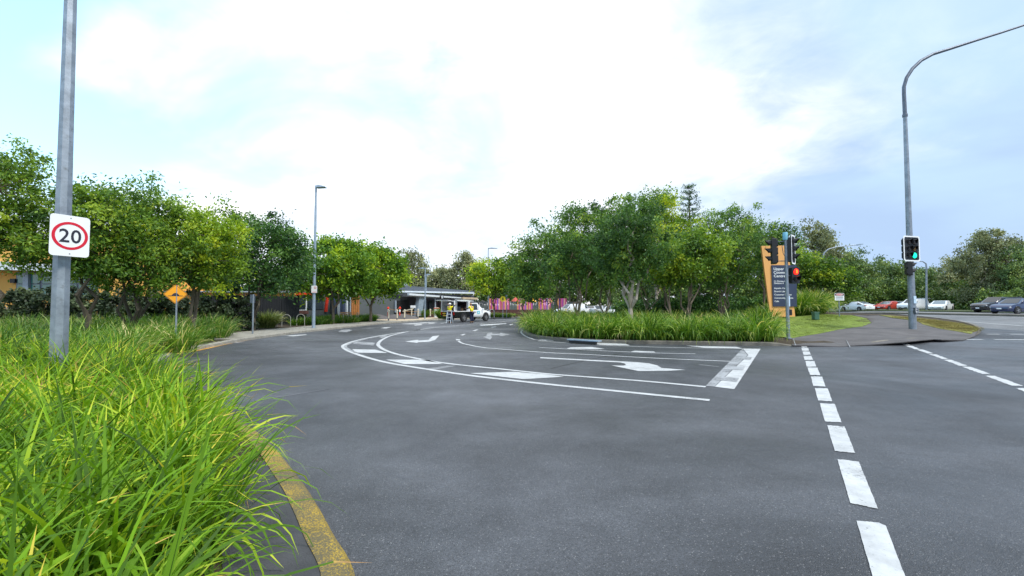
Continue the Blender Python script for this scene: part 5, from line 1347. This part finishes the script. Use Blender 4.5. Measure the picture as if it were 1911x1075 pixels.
# barrier posts with red caps and tape
for px, lb in ((723, 'left red and white barrier post behind the bollards'), (745, 'right red and white barrier post behind the bollards')):
    t = thing('barrier_post', lb, 'barrier post', (xat(px, 44), 44.3, .13), 0, 'red and white barrier posts')
    mb = MB(); mb.tube([(0, 0, 0), (0, 0, 1.05)], .06, 8); mb.build('red_shaft', M['red_frame'], t); mb = MB(); mb.tube([(0, 0, .75), (0, 0, 1.0)], .075, 8); mb.build('white_sleeve', M['white_sign'], t)
    mb = MB(); mb.lathe([(.12, 1.05), (.12, 1.2), (.04, 1.28)], Matrix(), 8); mb.build('red_cap', M['red_frame'], t)
t = MB(); a = Vector((xat(723, 44), 44.25, 1.3)); b = Vector((xat(745, 44), 44.25, 1.3))
t.tube([a.lerp(b, k / 8) - Vector((0, 0, .22 * math.sin(math.pi * k / 8))) for k in range(9)], .03, 4); tag(t.build('barrier_tape', M['bench_timber']), 'sagging orange barrier tape strung between the red posts', 'tape')
a = gp(755, 586, .14); t = MB(); t.box((xat(762, 44.5), 44.5, 1.08), (1.15, .05, .1), M=Matrix.Rotation(R(-14), 4, 'Y')); tag(t.build('timber_rail', M['post_cream']), 'sloping cream timber rail behind the bollards', 'rail')
# rubbish bin
q = gp(814.5, 592.2, .146); t = thing('rubbish_bin', 'grey rubbish bin enclosure with red edged lid beside the bollards', 'bin', tuple(q), R(15)); s_ = 1.0
mb = MB(); mb.box((0, 0, .48), (.55, .55, .96)); mb.build('cabinet', M['alu'], t, bevel=.02)
for z in (.3, .5, .7): mb = MB(); mb.box((0, -.285, z), (.3, .02, .07)); mb.build('label_panel', M['galv_dark' if z == .7 else 'white_sign'], t)
mb = MB(); mb.box((0, 0, 1.06), (.66, .66, .1)); mb.build('lid', M['car_red'], t, bevel=.02)
mb = MB(); mb.box((-.02, -.02, 1.12), (.5, .5, .05)); mb.build('lid_top', M['white_sign'], t)
# low grey mounds
for px, d, w, lb in ((700, 44, 1.6, 'grey paved mound under the end tree'), (745, 45, 2.2, 'grey paved mound behind the first bollards')):
    mb = MB(); mb.lathe([(w, 0), (w * .8, .3), (w * .4, .5), (.05, .56)], Matrix.Translation((xat(px, d), d, .1)) @ Matrix.Scale(.6, 4, (0, 1, 0)), 20); tag(mb.build('mound', M['path'], None, True), lb, 'mound')

# bicycle hoops
def hoop(px, py, w, h, ang, lb, m='steel_rack', group='steel bicycle hoops on the left footpath', d=None):
    q = gp(px, py, .14) if d is None else Vector((xat(px, d), d, .13)); t = thing('bicycle_hoop', lb, 'bicycle rack', tuple(q), ang, group)
    r_ = w / 2; pts = [(-r_, 0, -.05)] + [(-r_ * math.cos(math.pi * k / 12), 0, h - r_ + r_ * math.sin(math.pi * k / 12)) for k in range(13)] + [(r_, 0, -.05)]
    mb = MB(); mb.tube(pts, .025, 7); mb.build('hoop', M[m], t, True)
    for sx in (-1, 1): mb = MB(); mb.lathe([(.06, 0), (.06, .012)], Matrix.Translation((sx * r_, 0, .0)), 8); mb.build('foot_plate', M[m], t)
for px, py, w, lb in ((515, 610.5, .12, 'edge on bicycle hoop beside the spiky grass clump'), (534, 609, .55, 'arched bicycle hoop left of the lamp post facing the view'), (561, 607.5, .52, 'arched bicycle hoop just left of the lamp post'), (637, 603, .3, 'bicycle hoop in front of the low planting'), (652.5, 602, .22, 'bicycle hoop in front of the white post'), (667, 601, .12, 'edge on bicycle hoop in front of the block pillar')):
    hoop(px, py, w, .8, R(10), lb)
for k, px in enumerate((902, 910.5, 918)): hoop(px, 0, .62, .95, R(35), ['pale bicycle hoop nearest the bonnet of the utility vehicle', 'middle pale bicycle hoop beyond the utility vehicle', 'pale bicycle hoop furthest right by the signpost'][k], 'white_sign', 'pale bicycle hoops beyond the utility vehicle', 49)

# coloured fence
fd = 62
cfz = thing('striped_fence', 'grey fence with pink orange and purple striped slat panels', 'fence', (xat(872, fd), fd, 0))
x0f = xat(872, fd)
mb = MB(); mb.box((xat(980, fd) - x0f, .15, .45), (xat(1085, fd) - x0f, .4, .9)); mb.build('base_wall', M['brick'], cfz)
cols = [(.62, .10, .22), (.75, .22, .10), (.48, .05, .30), (.80, .35, .12), (.55, .08, .40), (.70, .14, .28), (.35, .10, .55), (.85, .42, .35)]
fmats = [mat('slat_%s' % n_, c_, .6, .1) for n_, c_ in zip(('crimson', 'orange', 'magenta', 'amber', 'plum', 'rose', 'violet', 'salmon'), cols)]
slm = [MB().box((0, 0, 0), (.19, .07, 1.62)).mesh('slat', m_) for m_ in fmats]
slg = MB().box((0, 0, 0), (.19, .05, 1.2)).mesh('slat', M['wall_grey'])
seg = [(872, 913, 'g'), (913, 950, 's'), (950, 965, 'g'), (965, 993, 's'), (993, 1005, 'g'), (1005, 1027, 's'), (1027, 1040, 'g'), (1040, 1058, 's'), (1058, 1085, 'g')]
for a, b, k in seg:
    x = xat(a, fd); xe = xat(b, fd); i = 0; tone0 = random.randrange(8)
    while x < xe - .1:
        if k == 's':
            gap_ = random.choice((0, 0, 1))
            o = link(bpy.data.objects.new('slat', slm[(tone0 + i * random.choice((1, 1, 3))) % 8])); zc = 1.72
        else: o = link(bpy.data.objects.new('slat', slg)); zc = 1.5
        o.parent = cfz; o.location = (x - x0f + .1, -.08 if k == 's' else 0, zc); x += .225; i += 1
# shade sails beyond the fence
for px, py, w, h, m_, lb in ((962, 560, 9, 8, 'car_red', 'pink red pointed shade roof beyond the striped fence'), (994, 561, 8, 7, 'yellow_post', 'yellow green pointed shade roof beyond the striped fence'), (1028, 564, 7, 6, 'orange_panel', 'orange pointed shade roof beyond the striped fence'), (947, 562, 6, 6, 'orange_panel', 'small orange shade roof behind the crossing sign')):
    d = 68; c = at(px, py, d); s_ = d / F
    t = thing('shade_roof', lb, 'shade', (c.x, d, 0)); mb = MB(); ww = w * s_ * .9; hh = h * s_
    mb.add([(-ww, -ww, c.z - hh * .3), (ww, -ww, c.z - hh * .3), (ww, ww, c.z - hh * .3), (-ww, ww, c.z - hh * .3), (0, 0, c.z + hh * .7), (-ww, -ww, c.z - hh * .42), (ww, -ww, c.z - hh * .42), (ww, ww, c.z - hh * .42), (-ww, ww, c.z - hh * .42)], [(0, 1, 4), (1, 2, 4), (2, 3, 4), (3, 0, 4), (8, 7, 6, 5), (0, 5, 6, 1), (1, 6, 7, 2), (2, 7, 8, 3), (3, 8, 5, 0)])
    mb.build('canopy', M[m_], t)
    for sx in (-1, 1): mb = MB(); mb.tube([(sx * ww * .9, -ww * .9, 0), (sx * ww * .9, -ww * .9, c.z - hh * .4)], .05, 6); mb.build('pole', M['alu'], t)
# yellow bollards by the crossing
for px, lb in ((993, 'yellow bollard left of the raised crossing'), (1012, 'yellow bollard in the middle of the raised crossing'), (1028, 'yellow bollard right end of the raised crossing'), (1056, 'yellow bollard half hidden behind the island trees')):
    d = 50.5 if px < 1050 else 53; q = Vector((xat(px, d), d, H(xat(px, d), d))); t = thing('bollard', lb, 'bollard', tuple(q), 0, 'yellow bollards at the far crossing')
    mb = MB(); mb.tube([(0, 0, 0), (0, 0, 1.05), (0, 0, 1.12)], [.08, .08, .03], 10); mb.build('shaft', M['yellow_post'], t, True); mb = MB(); mb.tube([(0, 0, .85), (0, 0, .95)], .085, 10); mb.build('reflector_band', M['white_sign'], t)
# crossing sign + post
d = 47.5; t = thing('crossing_sign', 'round yellow pedestrian crossing sign on a post by the far tree', 'sign', (xat(938.5, d), d, .13)); zc = at(0, 558, d).z - .13
mb = MB(); mb.tube([(0, .04, 0), (0, .04, zc)], .04, 7); mb.build('post', M['galv'], t)
T = face_m((0, 0, zc), 0); mb = MB(); mb.prism(circ(.30, 24), .01, T); pz = mb.build('sign_disc', M['sign_yellow2'], t)
mb = MB(); mb.prism([(-.12, -.16), (-.05, -.16), (0, -.02), (.05, -.16), (.12, -.16), (.06, .02), (.09, .1), (.0, .14), (-.09, .1), (-.06, .02)], .004, T @ Matrix.Translation((0, 0, .011))); mb.prism([(x, y + .19) for x, y in circ(.04, 10)], .004, T @ Matrix.Translation((0, 0, .011))); mb.build('walking_figure', M['sign_black'], pz)
t = thing('sign_post', 'grey signpost with pale blue plate beside the pedestrian crossing sign', 'sign', (xat(945.5, 48.5), 48.5, .13)); zc = at(0, 553.5, 48.5).z - .13
mb = MB(); mb.tube([(0, 0, 0), (0, 0, zc)], .035, 7); mb.build('post', M['galv'], t); mb = MB(); mb.box((0, -.05, zc), (.22, .02, .40)); mb.build('plate', M['galv_blue'], t)
t = thing('sign_post', 'tall grey post behind the pale bicycle hoops', 'post', (xat(912, 46.5), 46.5, .13)); zc = at(0, 552, 46.5).z - .13
mb = MB(); mb.tube([(0, 0, 0), (0, 0, zc)], .055, 8); mb.build('post', M['galv'], t); mb = MB(); mb.box((-.03, -.06, zc - .25), (.04, .3, .45)); mb.build('sign_plate', M['galv_dark'], t)
t = thing('brick_wall', 'low dark brick wall left of the yellow bollards', 'wall', (xat(978, 56), 56, .0))
for r_ in range(5):
    for k in range(14): mb = MB(); mb.box((-2.3 + k * .36 + (.18 if r_ % 2 else 0), 0, .1 + r_ * .18), (.345, .3, .165)); mb.build('brick', M['brick'], t)

# ------------------------------------------------------------------ vehicles
def quad_inset(mb, P, k, off):
    P = [Vector(p) for p in P]; c = sum(P, Vector()) / 4; n = (P[1] - P[0]).cross(P[3] - P[0]).normalized()
    Q = [c + (p - c) * k + n * off for p in P]; B = [c + (p - c) * k - n * .01 for p in P]
    mb.add(Q + B, [(0, 1, 2, 3), (0, 4, 5, 1), (1, 5, 6, 2), (2, 6, 7, 3), (3, 7, 4, 0)])
def wheel(parent, x, y, r=.33, w=.22):
    sgn = 1 if y > 0 else -1
    mb = MB(); mb.lathe([(r * .6, -w / 2), (r * .93, -w / 2), (r, -w / 3), (r, w / 3), (r * .93, w / 2), (r * .6, w / 2)], Matrix.Translation((x, y, r)) @ Matrix.Rotation(R(90), 4, 'X'), 20)
    t = mb.build('wheel', M['tyre'], parent, True)
    mb = MB(); T = Matrix.Translation((x, y + sgn * w * .5, r)) @ Matrix.Rotation(R(-90 * sgn), 4, 'X')
    mb.lathe([(r * .62, -.03), (r * .62, .004), (r * .52, -.012), (r * .12, -.005), (r * .1, .01)], T, 14)
    for k in range(5): mb.box(T @ Vector((math.cos(k * 1.2566) * r * .32, math.sin(k * 1.2566) * r * .32, .004)), (r * .5, .02, r * .12), M=Matrix.Rotation(k * 1.2566 * (1 if sgn > 0 else 1), 4, 'Y'))
    mb.build('rim', M['rim'], t)
KINDS = {
 'sedan': dict(st=[(2.32, .35, .55, .55, .62), (2.22, .24, .68, .68, .78), (1.9, .2, .80, .80, .86), (1.05, .18, .93, .93, .89), (.15, .18, .97, 1.42, .90), (-.85, .18, .98, 1.45, .90), (-1.75, .20, 1.02, 1.10, .89), (-2.15, .25, 1.0, 1.0, .84), (-2.3, .38, .70, .70, .74)], cab=(3, 6), wb=(1.4, -1.35)),
 'hatch': dict(st=[(2.05, .35, .58, .58, .64), (1.95, .24, .72, .72, .78), (1.65, .2, .86, .86, .86), (1.0, .18, .97, .97, .88), (.25, .18, 1.0, 1.46, .89), (-1.15, .18, 1.03, 1.48, .89), (-1.9, .22, 1.04, 1.12, .86), (-2.0, .3, .8, .8, .8)], cab=(3, 6), wb=(1.3, -1.25)),
 'suv': dict(st=[(2.3, .40, .72, .72, .72), (2.2, .30, .88, .88, .86), (1.9, .26, 1.02, 1.02, .92), (1.05, .24, 1.10, 1.10, .94), (.45, .24, 1.12, 1.70, .94), (-1.6, .24, 1.14, 1.74, .94), (-2.2, .28, 1.14, 1.24, .92), (-2.3, .36, .8, .8, .86)], cab=(3, 6), wb=(1.4, -1.35)),
}
def make_car(lb, cat, x, y, z, heading, kind, paint_, group=None, glass='car_glass', boot_open=False, name='parked_car'):
    K_ = KINDS[kind]; root = thing(name, lb, cat, (x, y, z), heading, group); mb = MB(); st = K_['st']; c0, c1 = K_['cab']
    for (sx, zb_, belt, roof, w) in st:
        wr = w if roof - belt < .02 else w * .80
        zz = [zb_, zb_ + .12, (zb_ + belt) * .5, belt - .03, roof - (.05 if roof > belt + .02 else 0), roof]
        ww = [w * .9, w, w * 1.0, w * .96, wr, wr * .86]
        mb.v += [(sx, a, b) for a, b in zip(ww, zz)] + [(sx, -a, b) for a, b in zip(ww[::-1], zz[::-1])]
    n = 12
    for i in range(len(st) - 1):
        for k in range(n): mb.f.append((i * n + k, i * n + (k + 1) % n, (i + 1) * n + (k + 1) % n, (i + 1) * n + k))
    mb.f.append(tuple(range(n - 1, -1, -1))); mb.f.append(tuple((len(st) - 1) * n + k for k in range(n)))
    body = mb.build('body', M[paint_], root, True)
    V = [Vector(v) for v in mb.v]; g_ = lambda i, k: V[i * n + k]
    for sgn in (0, 1):
        for i in range(c0, c1):
            if sgn == 0: P = [g_(i + 1, 3), g_(i, 3), g_(i, 4), g_(i + 1, 4)]
            else: P = [g_(i, 8), g_(i + 1, 8), g_(i + 1, 7), g_(i, 7)]
            m2 = MB(); quad_inset(m2, P, .84, .012); m2.build('side_window', M['car_glass'], root)
    P = [g_(c0 + 1, 5), g_(c0 + 1, 6), g_(c0, 6), g_(c0, 5)]
    m2 = MB(); quad_inset(m2, [P[3], P[2], P[1], P[0]][::-1] if False else [g_(c0, 6), g_(c0 + 1, 6), g_(c0 + 1, 5), g_(c0, 5)][::-1], .88, .012); m2.build('windscreen', M[glass], root)
    m2 = MB(); quad_inset(m2, [g_(c1 - 1, 6), g_(c1, 6), g_(c1, 5), g_(c1 - 1, 5)][::-1], .84, .012); m2.build('rear_window', M['car_glass'], root)
    f_, r_ = st[1], st[-2]
    for sy in (-1, 1):
        m2 = MB(); m2.box((f_[0] - .03, sy * f_[4] * .78, f_[2] - .10), (.14, .36, .13)); m2.build('headlight', M['headl'], root, bevel=.03)
        m2 = MB(); m2.box((r_[0] - .02, sy * r_[4] * .80, r_[2] - .14), (.14, .30, .16)); m2.build('taillight', M['tail'], root, bevel=.03)
        cx = st[c0][0] - .12; m2 = MB(); m2.box((cx, sy * (st[c0][4] + .10), st[c0][2] + .08), (.12, .2, .13)); m2.build('wing_mirror', M[paint_], root, bevel=.03)
        for wx in K_['wb']:
            rr = .33 if kind != 'suv' else .37
            m2 = MB(); m2.lathe([(rr * 1.17, -.05), (rr * 1.17, .02)], Matrix.Translation((wx, sy * (st[4][4] - .01), rr + .02)) @ Matrix.Rotation(R(-90 * sy), 4, 'X'), 18); m2.build('wheel_arch', M['black'], root)
            wheel(root, wx, sy * (st[4][4] - .08), rr)
    m2 = MB(); m2.box((f_[0] + .08, 0, .42), (.04, 1.1, .16)); m2.build('grille', M['black'], root)
    for sx_, q_ in ((st[0][0] + .02, .5), (st[-1][0] - .02, .72)):
        m2 = MB(); m2.box((sx_, 0, q_), (.02, .37, .12)); m2.build('number_plate', M['white_sign'], root)
    if boot_open:
        m2 = MB(); a = Vector((st[c1 - 1][0], 0, st[c1 - 1][3])); m2.box((a.x - .45, 0, a.z + .08), (.95, 1.3, .05)); m2.build('open_tailgate', M[paint_], root, bevel=.02)
        m2 = MB(); m2.box((st[-1][0] + .1, 0, 1.0), (.3, 1.1, .5)); m2.build('boot_opening', M['black'], root)
    return root
def car_px(lb, px, py, heading, kind, paint_, d=None, drop=0, **k):
    q = gp(px, py) if d is None else Vector((xat(px, d), d, H(xat(px, d), d)))
    make_car(lb, k.pop('cat', 'car'), q.x, q.y, q.z + .006 - drop, heading, kind, paint_, **k)
PG = 'cars in the car park behind the island'
car_px('white car at the left of the car park seen between the first two island trunks', 1066, 0, R(200), 'suv', 'car_white', 58, group=PG)
car_px('white hatchback with pale bonnet behind the leaning island tree', 1083, 0, R(240), 'hatch', 'car_white', 62, group=PG)
car_px('white sedan with dark rear window behind the slender island tree', 1100, 0, R(85), 'sedan', 'car_white', 64, group=PG)
car_px('silver white car in the middle of the car park', 1117, 0, R(250), 'hatch', 'car_silver', 66, group=PG)
car_px('white sedan with pale windscreen left of the foremost forked trunk', 1140, 0, R(250), 'sedan', 'car_white', 60, group=PG, glass='car_glass_pale')
car_px('white wagon behind the foremost forked trunk', 1186, 0, R(180), 'suv', 'car_white', 66, group=PG)
car_px('white car seen low through the island shade right of centre', 1285, 0, R(180), 'sedan', 'car_white', 60, group=PG)
RD = 'cars on the main road'
car_px('small white car seen from behind where the footpath meets the road', 1598, 584.2, R(95), 'sedan', 'car_white', 66, group=RD)
car_px('pale car far left behind the grass verge on the main road', 1632, 0, R(100), 'hatch', 'car_silver', 84, group=RD)
car_px('red car with white roof reflection left of the green signal pole', 1657, 0, R(200), 'sedan', 'car_red', 68, group=RD, glass='car_glass_pale')
car_px('small white car between the red car and the signal pole', 1678, 0, R(230), 'hatch', 'car_white', 76, group=RD)
car_px('white hatchback with raised tailgate behind the signal pole', 1705, 0, R(195), 'suv', 'car_white', 64, group=RD, boot_open=True)
car_px('white sedan in the open just right of the signal pole', 1755, 0, R(212), 'sedan', 'car_white', 60, group=RD, glass='car_glass_pale')
car_px('black four wheel drive with white bonnet and roof ahead of the blue car', 1864, 0, R(178), 'suv', 'car_black', 47, group=RD)
car_px('dark blue hatchback at the right edge of the view', 1897, 0, R(188), 'hatch', 'car_blue', 41, group=RD)
# white open canopy utility vehicle
UT = thing('utility_vehicle', 'white utility vehicle with raised side and rear canopy hatches parked by the plaza', 'utility vehicle', (-5.2, 40.6, .01), math.atan2(.80, .60))
mb = MB(); us = [(.95, .45, 1.06, 1.06, .90), (1.0, .45, 1.08, 1.78, .90), (2.05, .42, 1.08, 1.80, .90), (2.85, .40, 1.06, 1.12, .90), (3.75, .42, .98, .98, .88), (3.98, .48, .88, .88, .80), (4.05, .5, .72, .72, .74)]
for (sx, zb_, belt, roof, w) in us:
    wr = w if roof - belt < .02 else w * .82
    zz = [zb_, zb_ + .1, (zb_ + belt) * .5, belt - .03, roof - .04, roof]; ww = [w * .92, w, w, w * .97, wr, wr * .88]
    if roof - belt < .02: zz[4] = belt - .005
    mb.v += [(sx, a, b) for a, b in zip(ww, zz)] + [(sx, -a, b) for a, b in zip(ww[::-1], zz[::-1])]
for i in range(len(us) - 1):
    for k in range(12): mb.f.append((i * 12 + (k + 1) % 12, i * 12 + k, (i + 1) * 12 + k, (i + 1) * 12 + (k + 1) % 12))
mb.f.append(tuple(range(12))); mb.f.append(tuple((len(us) - 1) * 12 + k for k in range(11, -1, -1)))
mb.f = [f[::-1] for f in mb.f]
mb.build('cab', M['car_white'], UT, True); V = [Vector(v) for v in mb.v]; g_ = lambda i, k: V[i * 12 + k]
for i in (1, 2):
    m2 = MB(); quad_inset(m2, [g_(i, 8), g_(i + 1, 8), g_(i + 1, 7), g_(i, 7)], .84, .012); m2.build('side_window', M['car_glass'], UT)
    m2 = MB(); quad_inset(m2, [g_(i + 1, 3), g_(i, 3), g_(i, 4), g_(i + 1, 4)], .84, .012); m2.build('side_window', M['car_glass'], UT)
m2 = MB(); quad_inset(m2, [g_(2, 6), g_(3, 6), g_(3, 5), g_(2, 5)], .88, .012); m2.build('windscreen', M['car_glass'], UT)
def ubox(nm, c, d, m_, bv=.01, **k): q_ = MB(); q_.box(c, d, **k); return q_.build(nm, M[m_], UT, bevel=bv)
ubox('tub', (-.15, 0, .72), (2.15, 1.78, .48), 'car_black'); ubox('chassis', (1.2, 0, .45), (4.4, 1.0, .2), 'black')
ubox('canopy_sill', (-.15, 0, .985), (2.2, 1.84, .07), 'car_white'); ubox('canopy_roof', (-.15, 0, 1.92), (2.2, 1.7, .09), 'car_white', .03)
ubox('canopy_pillar', (.62, -.84, 1.45), (.42, .07, .86), 'car_white'); ubox('canopy_pillar', (-1.2, .8, 1.45), (.08, .08, .86), 'car_white'); ubox('canopy_pillar', (-1.05, -.82, 1.45), (.40, .07, .86), 'car_white')
ubox('canopy_wall', (-.15, .86, 1.45), (2.15, .04, .86), 'car_white'); ubox('canopy_bulkhead', (.88, 0, 1.45), (.05, 1.6, .86), 'interior')
ubox('side_hatch', (-.25, -1.18, 1.99), (1.75, .8, .04), 'car_white', .01, M=Matrix.Rotation(R(8), 4, 'X')); ubox('rear_hatch', (-1.6, 0, 1.97), (.85, 1.55, .04), 'car_white', .01, M=Matrix.Rotation(R(6), 4, 'Y'))
random.seed(5)
for k in range(9): ubox('tool_box', (-1.0 + (k % 5) * .38, -.35 + .5 * (k // 5), 1.02 + .12 + random.uniform(0, .1)), (.3, .4, random.uniform(.2, .45)), ('interior', 'block', 'galv_dark', 'bench_timber')[k % 4])
ubox('shelf', (-.2, .3, 1.5), (1.9, .6, .03), 'galv_dark')
ubox('rear_bumper', (-1.28, 0, .52), (.12, 1.6, .14), 'black'); ubox('yellow_marker_strip', (-1.35, -.1, .60), (.02, 1.2, .09), 'plate', 0); ubox('number_plate', (-1.35, .35, .80), (.02, .37, .13), 'plate', 0)
ubox('taillight', (-1.24, .78, .8), (.06, .14, .3), 'tail'); ubox('taillight', (-1.24, -.78, .8), (.06, .14, .3), 'tail')
for sy in (-1, 1):
    ubox('headlight', (3.9, sy * .68, .78), (.2, .3, .16), 'headl', .03); ubox('wing_mirror', (2.6, sy * 1.0, 1.16), (.12, .18, .22), 'car_white', .03)
    for wx in (0.0, 3.15):
        m2 = MB(); m2.lathe([(.46, -.05), (.46, .025)], Matrix.Translation((wx, sy * .885, .42)) @ Matrix.Rotation(R(-90 * sy), 4, 'X'), 18); m2.build('wheel_arch', M['black'], UT)
        wheel(UT, wx, sy * .82, .38, .24)
ubox('door_handle', (1.15, -.92, .98), (.16, .04, .04), 'galv_dark', 0); ubox('roof_rack', (1.5, 0, 1.87), (.9, 1.3, .06), 'galv_dark')
m2 = MB(); m2.prism(rrect(.42, .30, .05), .004, face_m((2.05, -.902, .86), 0)); lg = m2.build('door_logo', M['logo_blue'], UT)
m2 = MB(); m2.prism([(-.12, -.05), (0, .08), (.12, -.05), (.05, -.07), (0, .0), (-.05, -.07)], .003, face_m((2.05, -.9065, .86), 0)); m2.build('logo_mark', M['white_sign'], lg)
for k in range(3): ubox('lettering_bar', (1.62, -.903, .94 - k * .07), (.22 - .05 * k, .004, .03), 'galv_dark', 0)

# ------------------------------------------------------------------ people
def skin_obj(name, V, E, Rr, m, parent, sub=1):
    me = bpy.data.meshes.new(name); me.from_pydata([tuple(v) for v in V], E, []); o = link(bpy.data.objects.new(name, me)); o.parent = parent
    md = o.modifiers.new('skin', 'SKIN'); md.use_smooth_shade = True
    if not me.skin_vertices: me.skin_vertices.new() if hasattr(me.skin_vertices, 'new') else None
    sv_ = me.skin_vertices[0].data
    for i, r_ in enumerate(Rr):
        rr = r_ if isinstance(r_, tuple) else (r_, r_); sv_[i].radius = rr; sv_[i].use_root = (i == 0)
    s_ = o.modifiers.new('sub', 'SUBSURF'); s_.levels = sub; s_.render_levels = sub
    me.materials.append(m); return o
def person(lb, x, y, z, heading, arms, hat=None, fwd=0.0):
    """faces +Y locally; arms: per side (elbow, wrist) offsets; fwd: bend of the upper body"""
    root = thing('person', lb, 'person', (x, y, z), heading)
    b = lambda zz: fwd * max(0, zz - .95) * 1.0
    V = [Vector((0, 0, .95)), Vector((0, b(1.15), 1.14)), Vector((0, b(1.35), 1.34)), Vector((0, b(1.5), 1.48)), Vector((0, b(1.6) + .01, 1.56)), Vector((0, b(1.66) + .02, 1.64)), Vector((0, b(1.7) + .01, 1.72))]
    Rr = [(.16, .11), (.145, .10), (.17, .11), .055, .07, .085, .065]; E = [(i, i + 1) for i in range(6)]
    def add(p, r_, par): V.append(Vector(p)); Rr.append(r_); E.append((par, len(V) - 1)); return len(V) - 1
    nose = add((0, b(1.64) + .115, 1.62), .014, 5)
    AR = []
    for sx, (el, wr) in zip((-1, 1), arms):
        sh = add((sx * .19, b(1.42), 1.42), .058, 2); e = add((sx * .19 + el[0] * sx, b(1.42) + el[1], 1.42 + el[2]), .043, sh); w = add(V[e] + Vector((wr[0] * sx, wr[1], wr[2])), .028, e)
        dr = (V[w] - V[e]).normalized(); side = dr.cross(Vector((0, 0, 1)) if abs(dr.z) < .9 else Vector((0, 1, 0))).normalized()
        pm = add(V[w] + dr * .07, (.034, .02), w)
        for k in range(4):
            o_ = side * (k - 1.5) * .021; ln = (.07, .085, .09, .068)[k]
            f1 = add(V[pm] + o_ + dr * ln * .55, .009, pm); add(V[f1] + dr * ln * .4 + Vector((0, 0, -.015)), .008, f1)
        th = add(V[w] + dr * .03 - side * .04, .010, w); add(V[th] + dr * .035 - side * .008, .009, th)
        AR.append((sh, e, w))
    LG_ = []
    for sx in (-1, 1):
        h_ = add((sx * .10, 0, .90), .088, 0); kn = add((sx * .115, .03, .50), .058, h_); an = add((sx * .12, -.01, .09), .042, kn); to = add((sx * .13, .14, .04), .038, an); LG_.append((h_, kn, an, to))
    skin_obj('body', V, E, Rr, M['skin'], root)
    # shirt
    idx = [0, 1, 2]; SV = [V[i].copy() for i in idx]; SR = [(.19, .135), (.175, .13), (.20, .14)]; SE = [(0, 1), (1, 2)]
    SV[0].z += .03
    for sh, e, w in AR:
        n0 = len(SV); SV += [V[sh], V[sh].lerp(V[e], .75)]; SR += [.082, .07]; SE += [(2, n0), (n0, n0 + 1)]
    skin_obj('hivis_shirt', SV, SE, SR, M['hivis'], root)
    for sh, e, w in AR:
        skin_obj('sleeve', [V[sh].lerp(V[e], .7), V[e], V[e].lerp(V[w], .85)], [(0, 1), (1, 2)], [.068, .058, .042], M['workwear'], root)
    TV = [Vector((0, 0, .95))]; TR = [(.185, .13)]; TE = []
    for h_, kn, an, to in LG_:
        n0 = len(TV); TV += [V[h_], V[kn], V[an] + Vector((0, 0, .04))]; TR += [.11, .082, .07]; TE += [(0, n0), (n0, n0 + 1), (n0 + 1, n0 + 2)]
    skin_obj('trousers', TV, TE, TR, M['workwear'], root)
    for h_, kn, an, to in LG_: skin_obj('boot', [V[an] + Vector((0, 0, .03)), V[an] - Vector((0, .02, .03)), V[to]], [(0, 1), (1, 2)], [.055, .06, .05], M['boot'], root)
    mb = MB(); hc = V[5]; T = Matrix.Translation(hc + Vector((0, -.012, .03)))
    mb.lathe([(.098, -.03), (.102, .02), (.085, .07), (.04, .10), (.005, .105)], T, 14); mb.build('hair' if not hat else 'hat', M['hair' if not hat else hat], root, True)
    if hat: mb = MB(); mb.lathe([(.155, 0), (.15, .012), (.09, .015)], Matrix.Translation(hc + Vector((0, 0, .03))), 16); mb.build('hat_brim', M[hat], root)
    for sx in (-1, 1):
        mb = MB(); mb.lathe([(.02, -.008), (.016, .008)], Matrix.Translation(hc + Vector((sx * .088, .0, -.01))) @ Matrix.Rotation(R(90), 4, 'Y'), 8); mb.build('ear', M['skin'], root)
        mb = MB(); mb.lathe([(.011, -.004), (.006, .006)], Matrix.Translation(hc + Vector((sx * .03, .078, .005))) @ Matrix.Rotation(R(-90), 4, 'X'), 8); mb.build('eye', M['sign_black'], root)
    return root
dA = 37.6
person('worker in yellow hi-vis shirt with raised arms behind the stepladder', xat(839.5, dA), dA, .0, R(-35), (((.17, .10, .02), (.06, .14, .20)), ((.17, .12, .02), (.08, .14, .20))), 'white_sign')
dB = 38.4
person('worker in yellow hi-vis shirt leaning into the side of the utility vehicle', xat(881.0, dB), dB, .0, R(52), (((.05, .20, -.16), (-.03, .22, .02)), ((.05, .20, -.16), (-.03, .22, .02))), 'bench_timber', .22)
# stepladder
dl = 36.9; q = Vector((xat(839, dl), dl, .003)); t = thing('stepladder', 'white aluminium stepladder standing behind the left worker', 'ladder', tuple(q), R(-8))
for sx in (-1, 1):
    mb = MB(); mb.box((sx * .19, .17, .54), (.045, .07, 1.12), M=Matrix.Rotation(R(16), 4, 'X') @ Matrix.Rotation(R(-3 * sx), 4, 'Y')); mb.build('front_rail', M['alu'], t)
    mb = MB(); mb.box((sx * .19, -.16, .54), (.035, .05, 1.1), M=Matrix.Rotation(R(-16), 4, 'X')); mb.build('rear_rail', M['alu'], t)
for k, z in enumerate((.25, .52, .80)): mb = MB(); mb.box((0, -.30 + .30 * z, z), (.40, .09, .045)); mb.build('tread', M['alu'], t)
mb = MB(); mb.box((0, 0, 1.09), (.42, .22, .05)); mb.build('top_step', M['alu'], t)
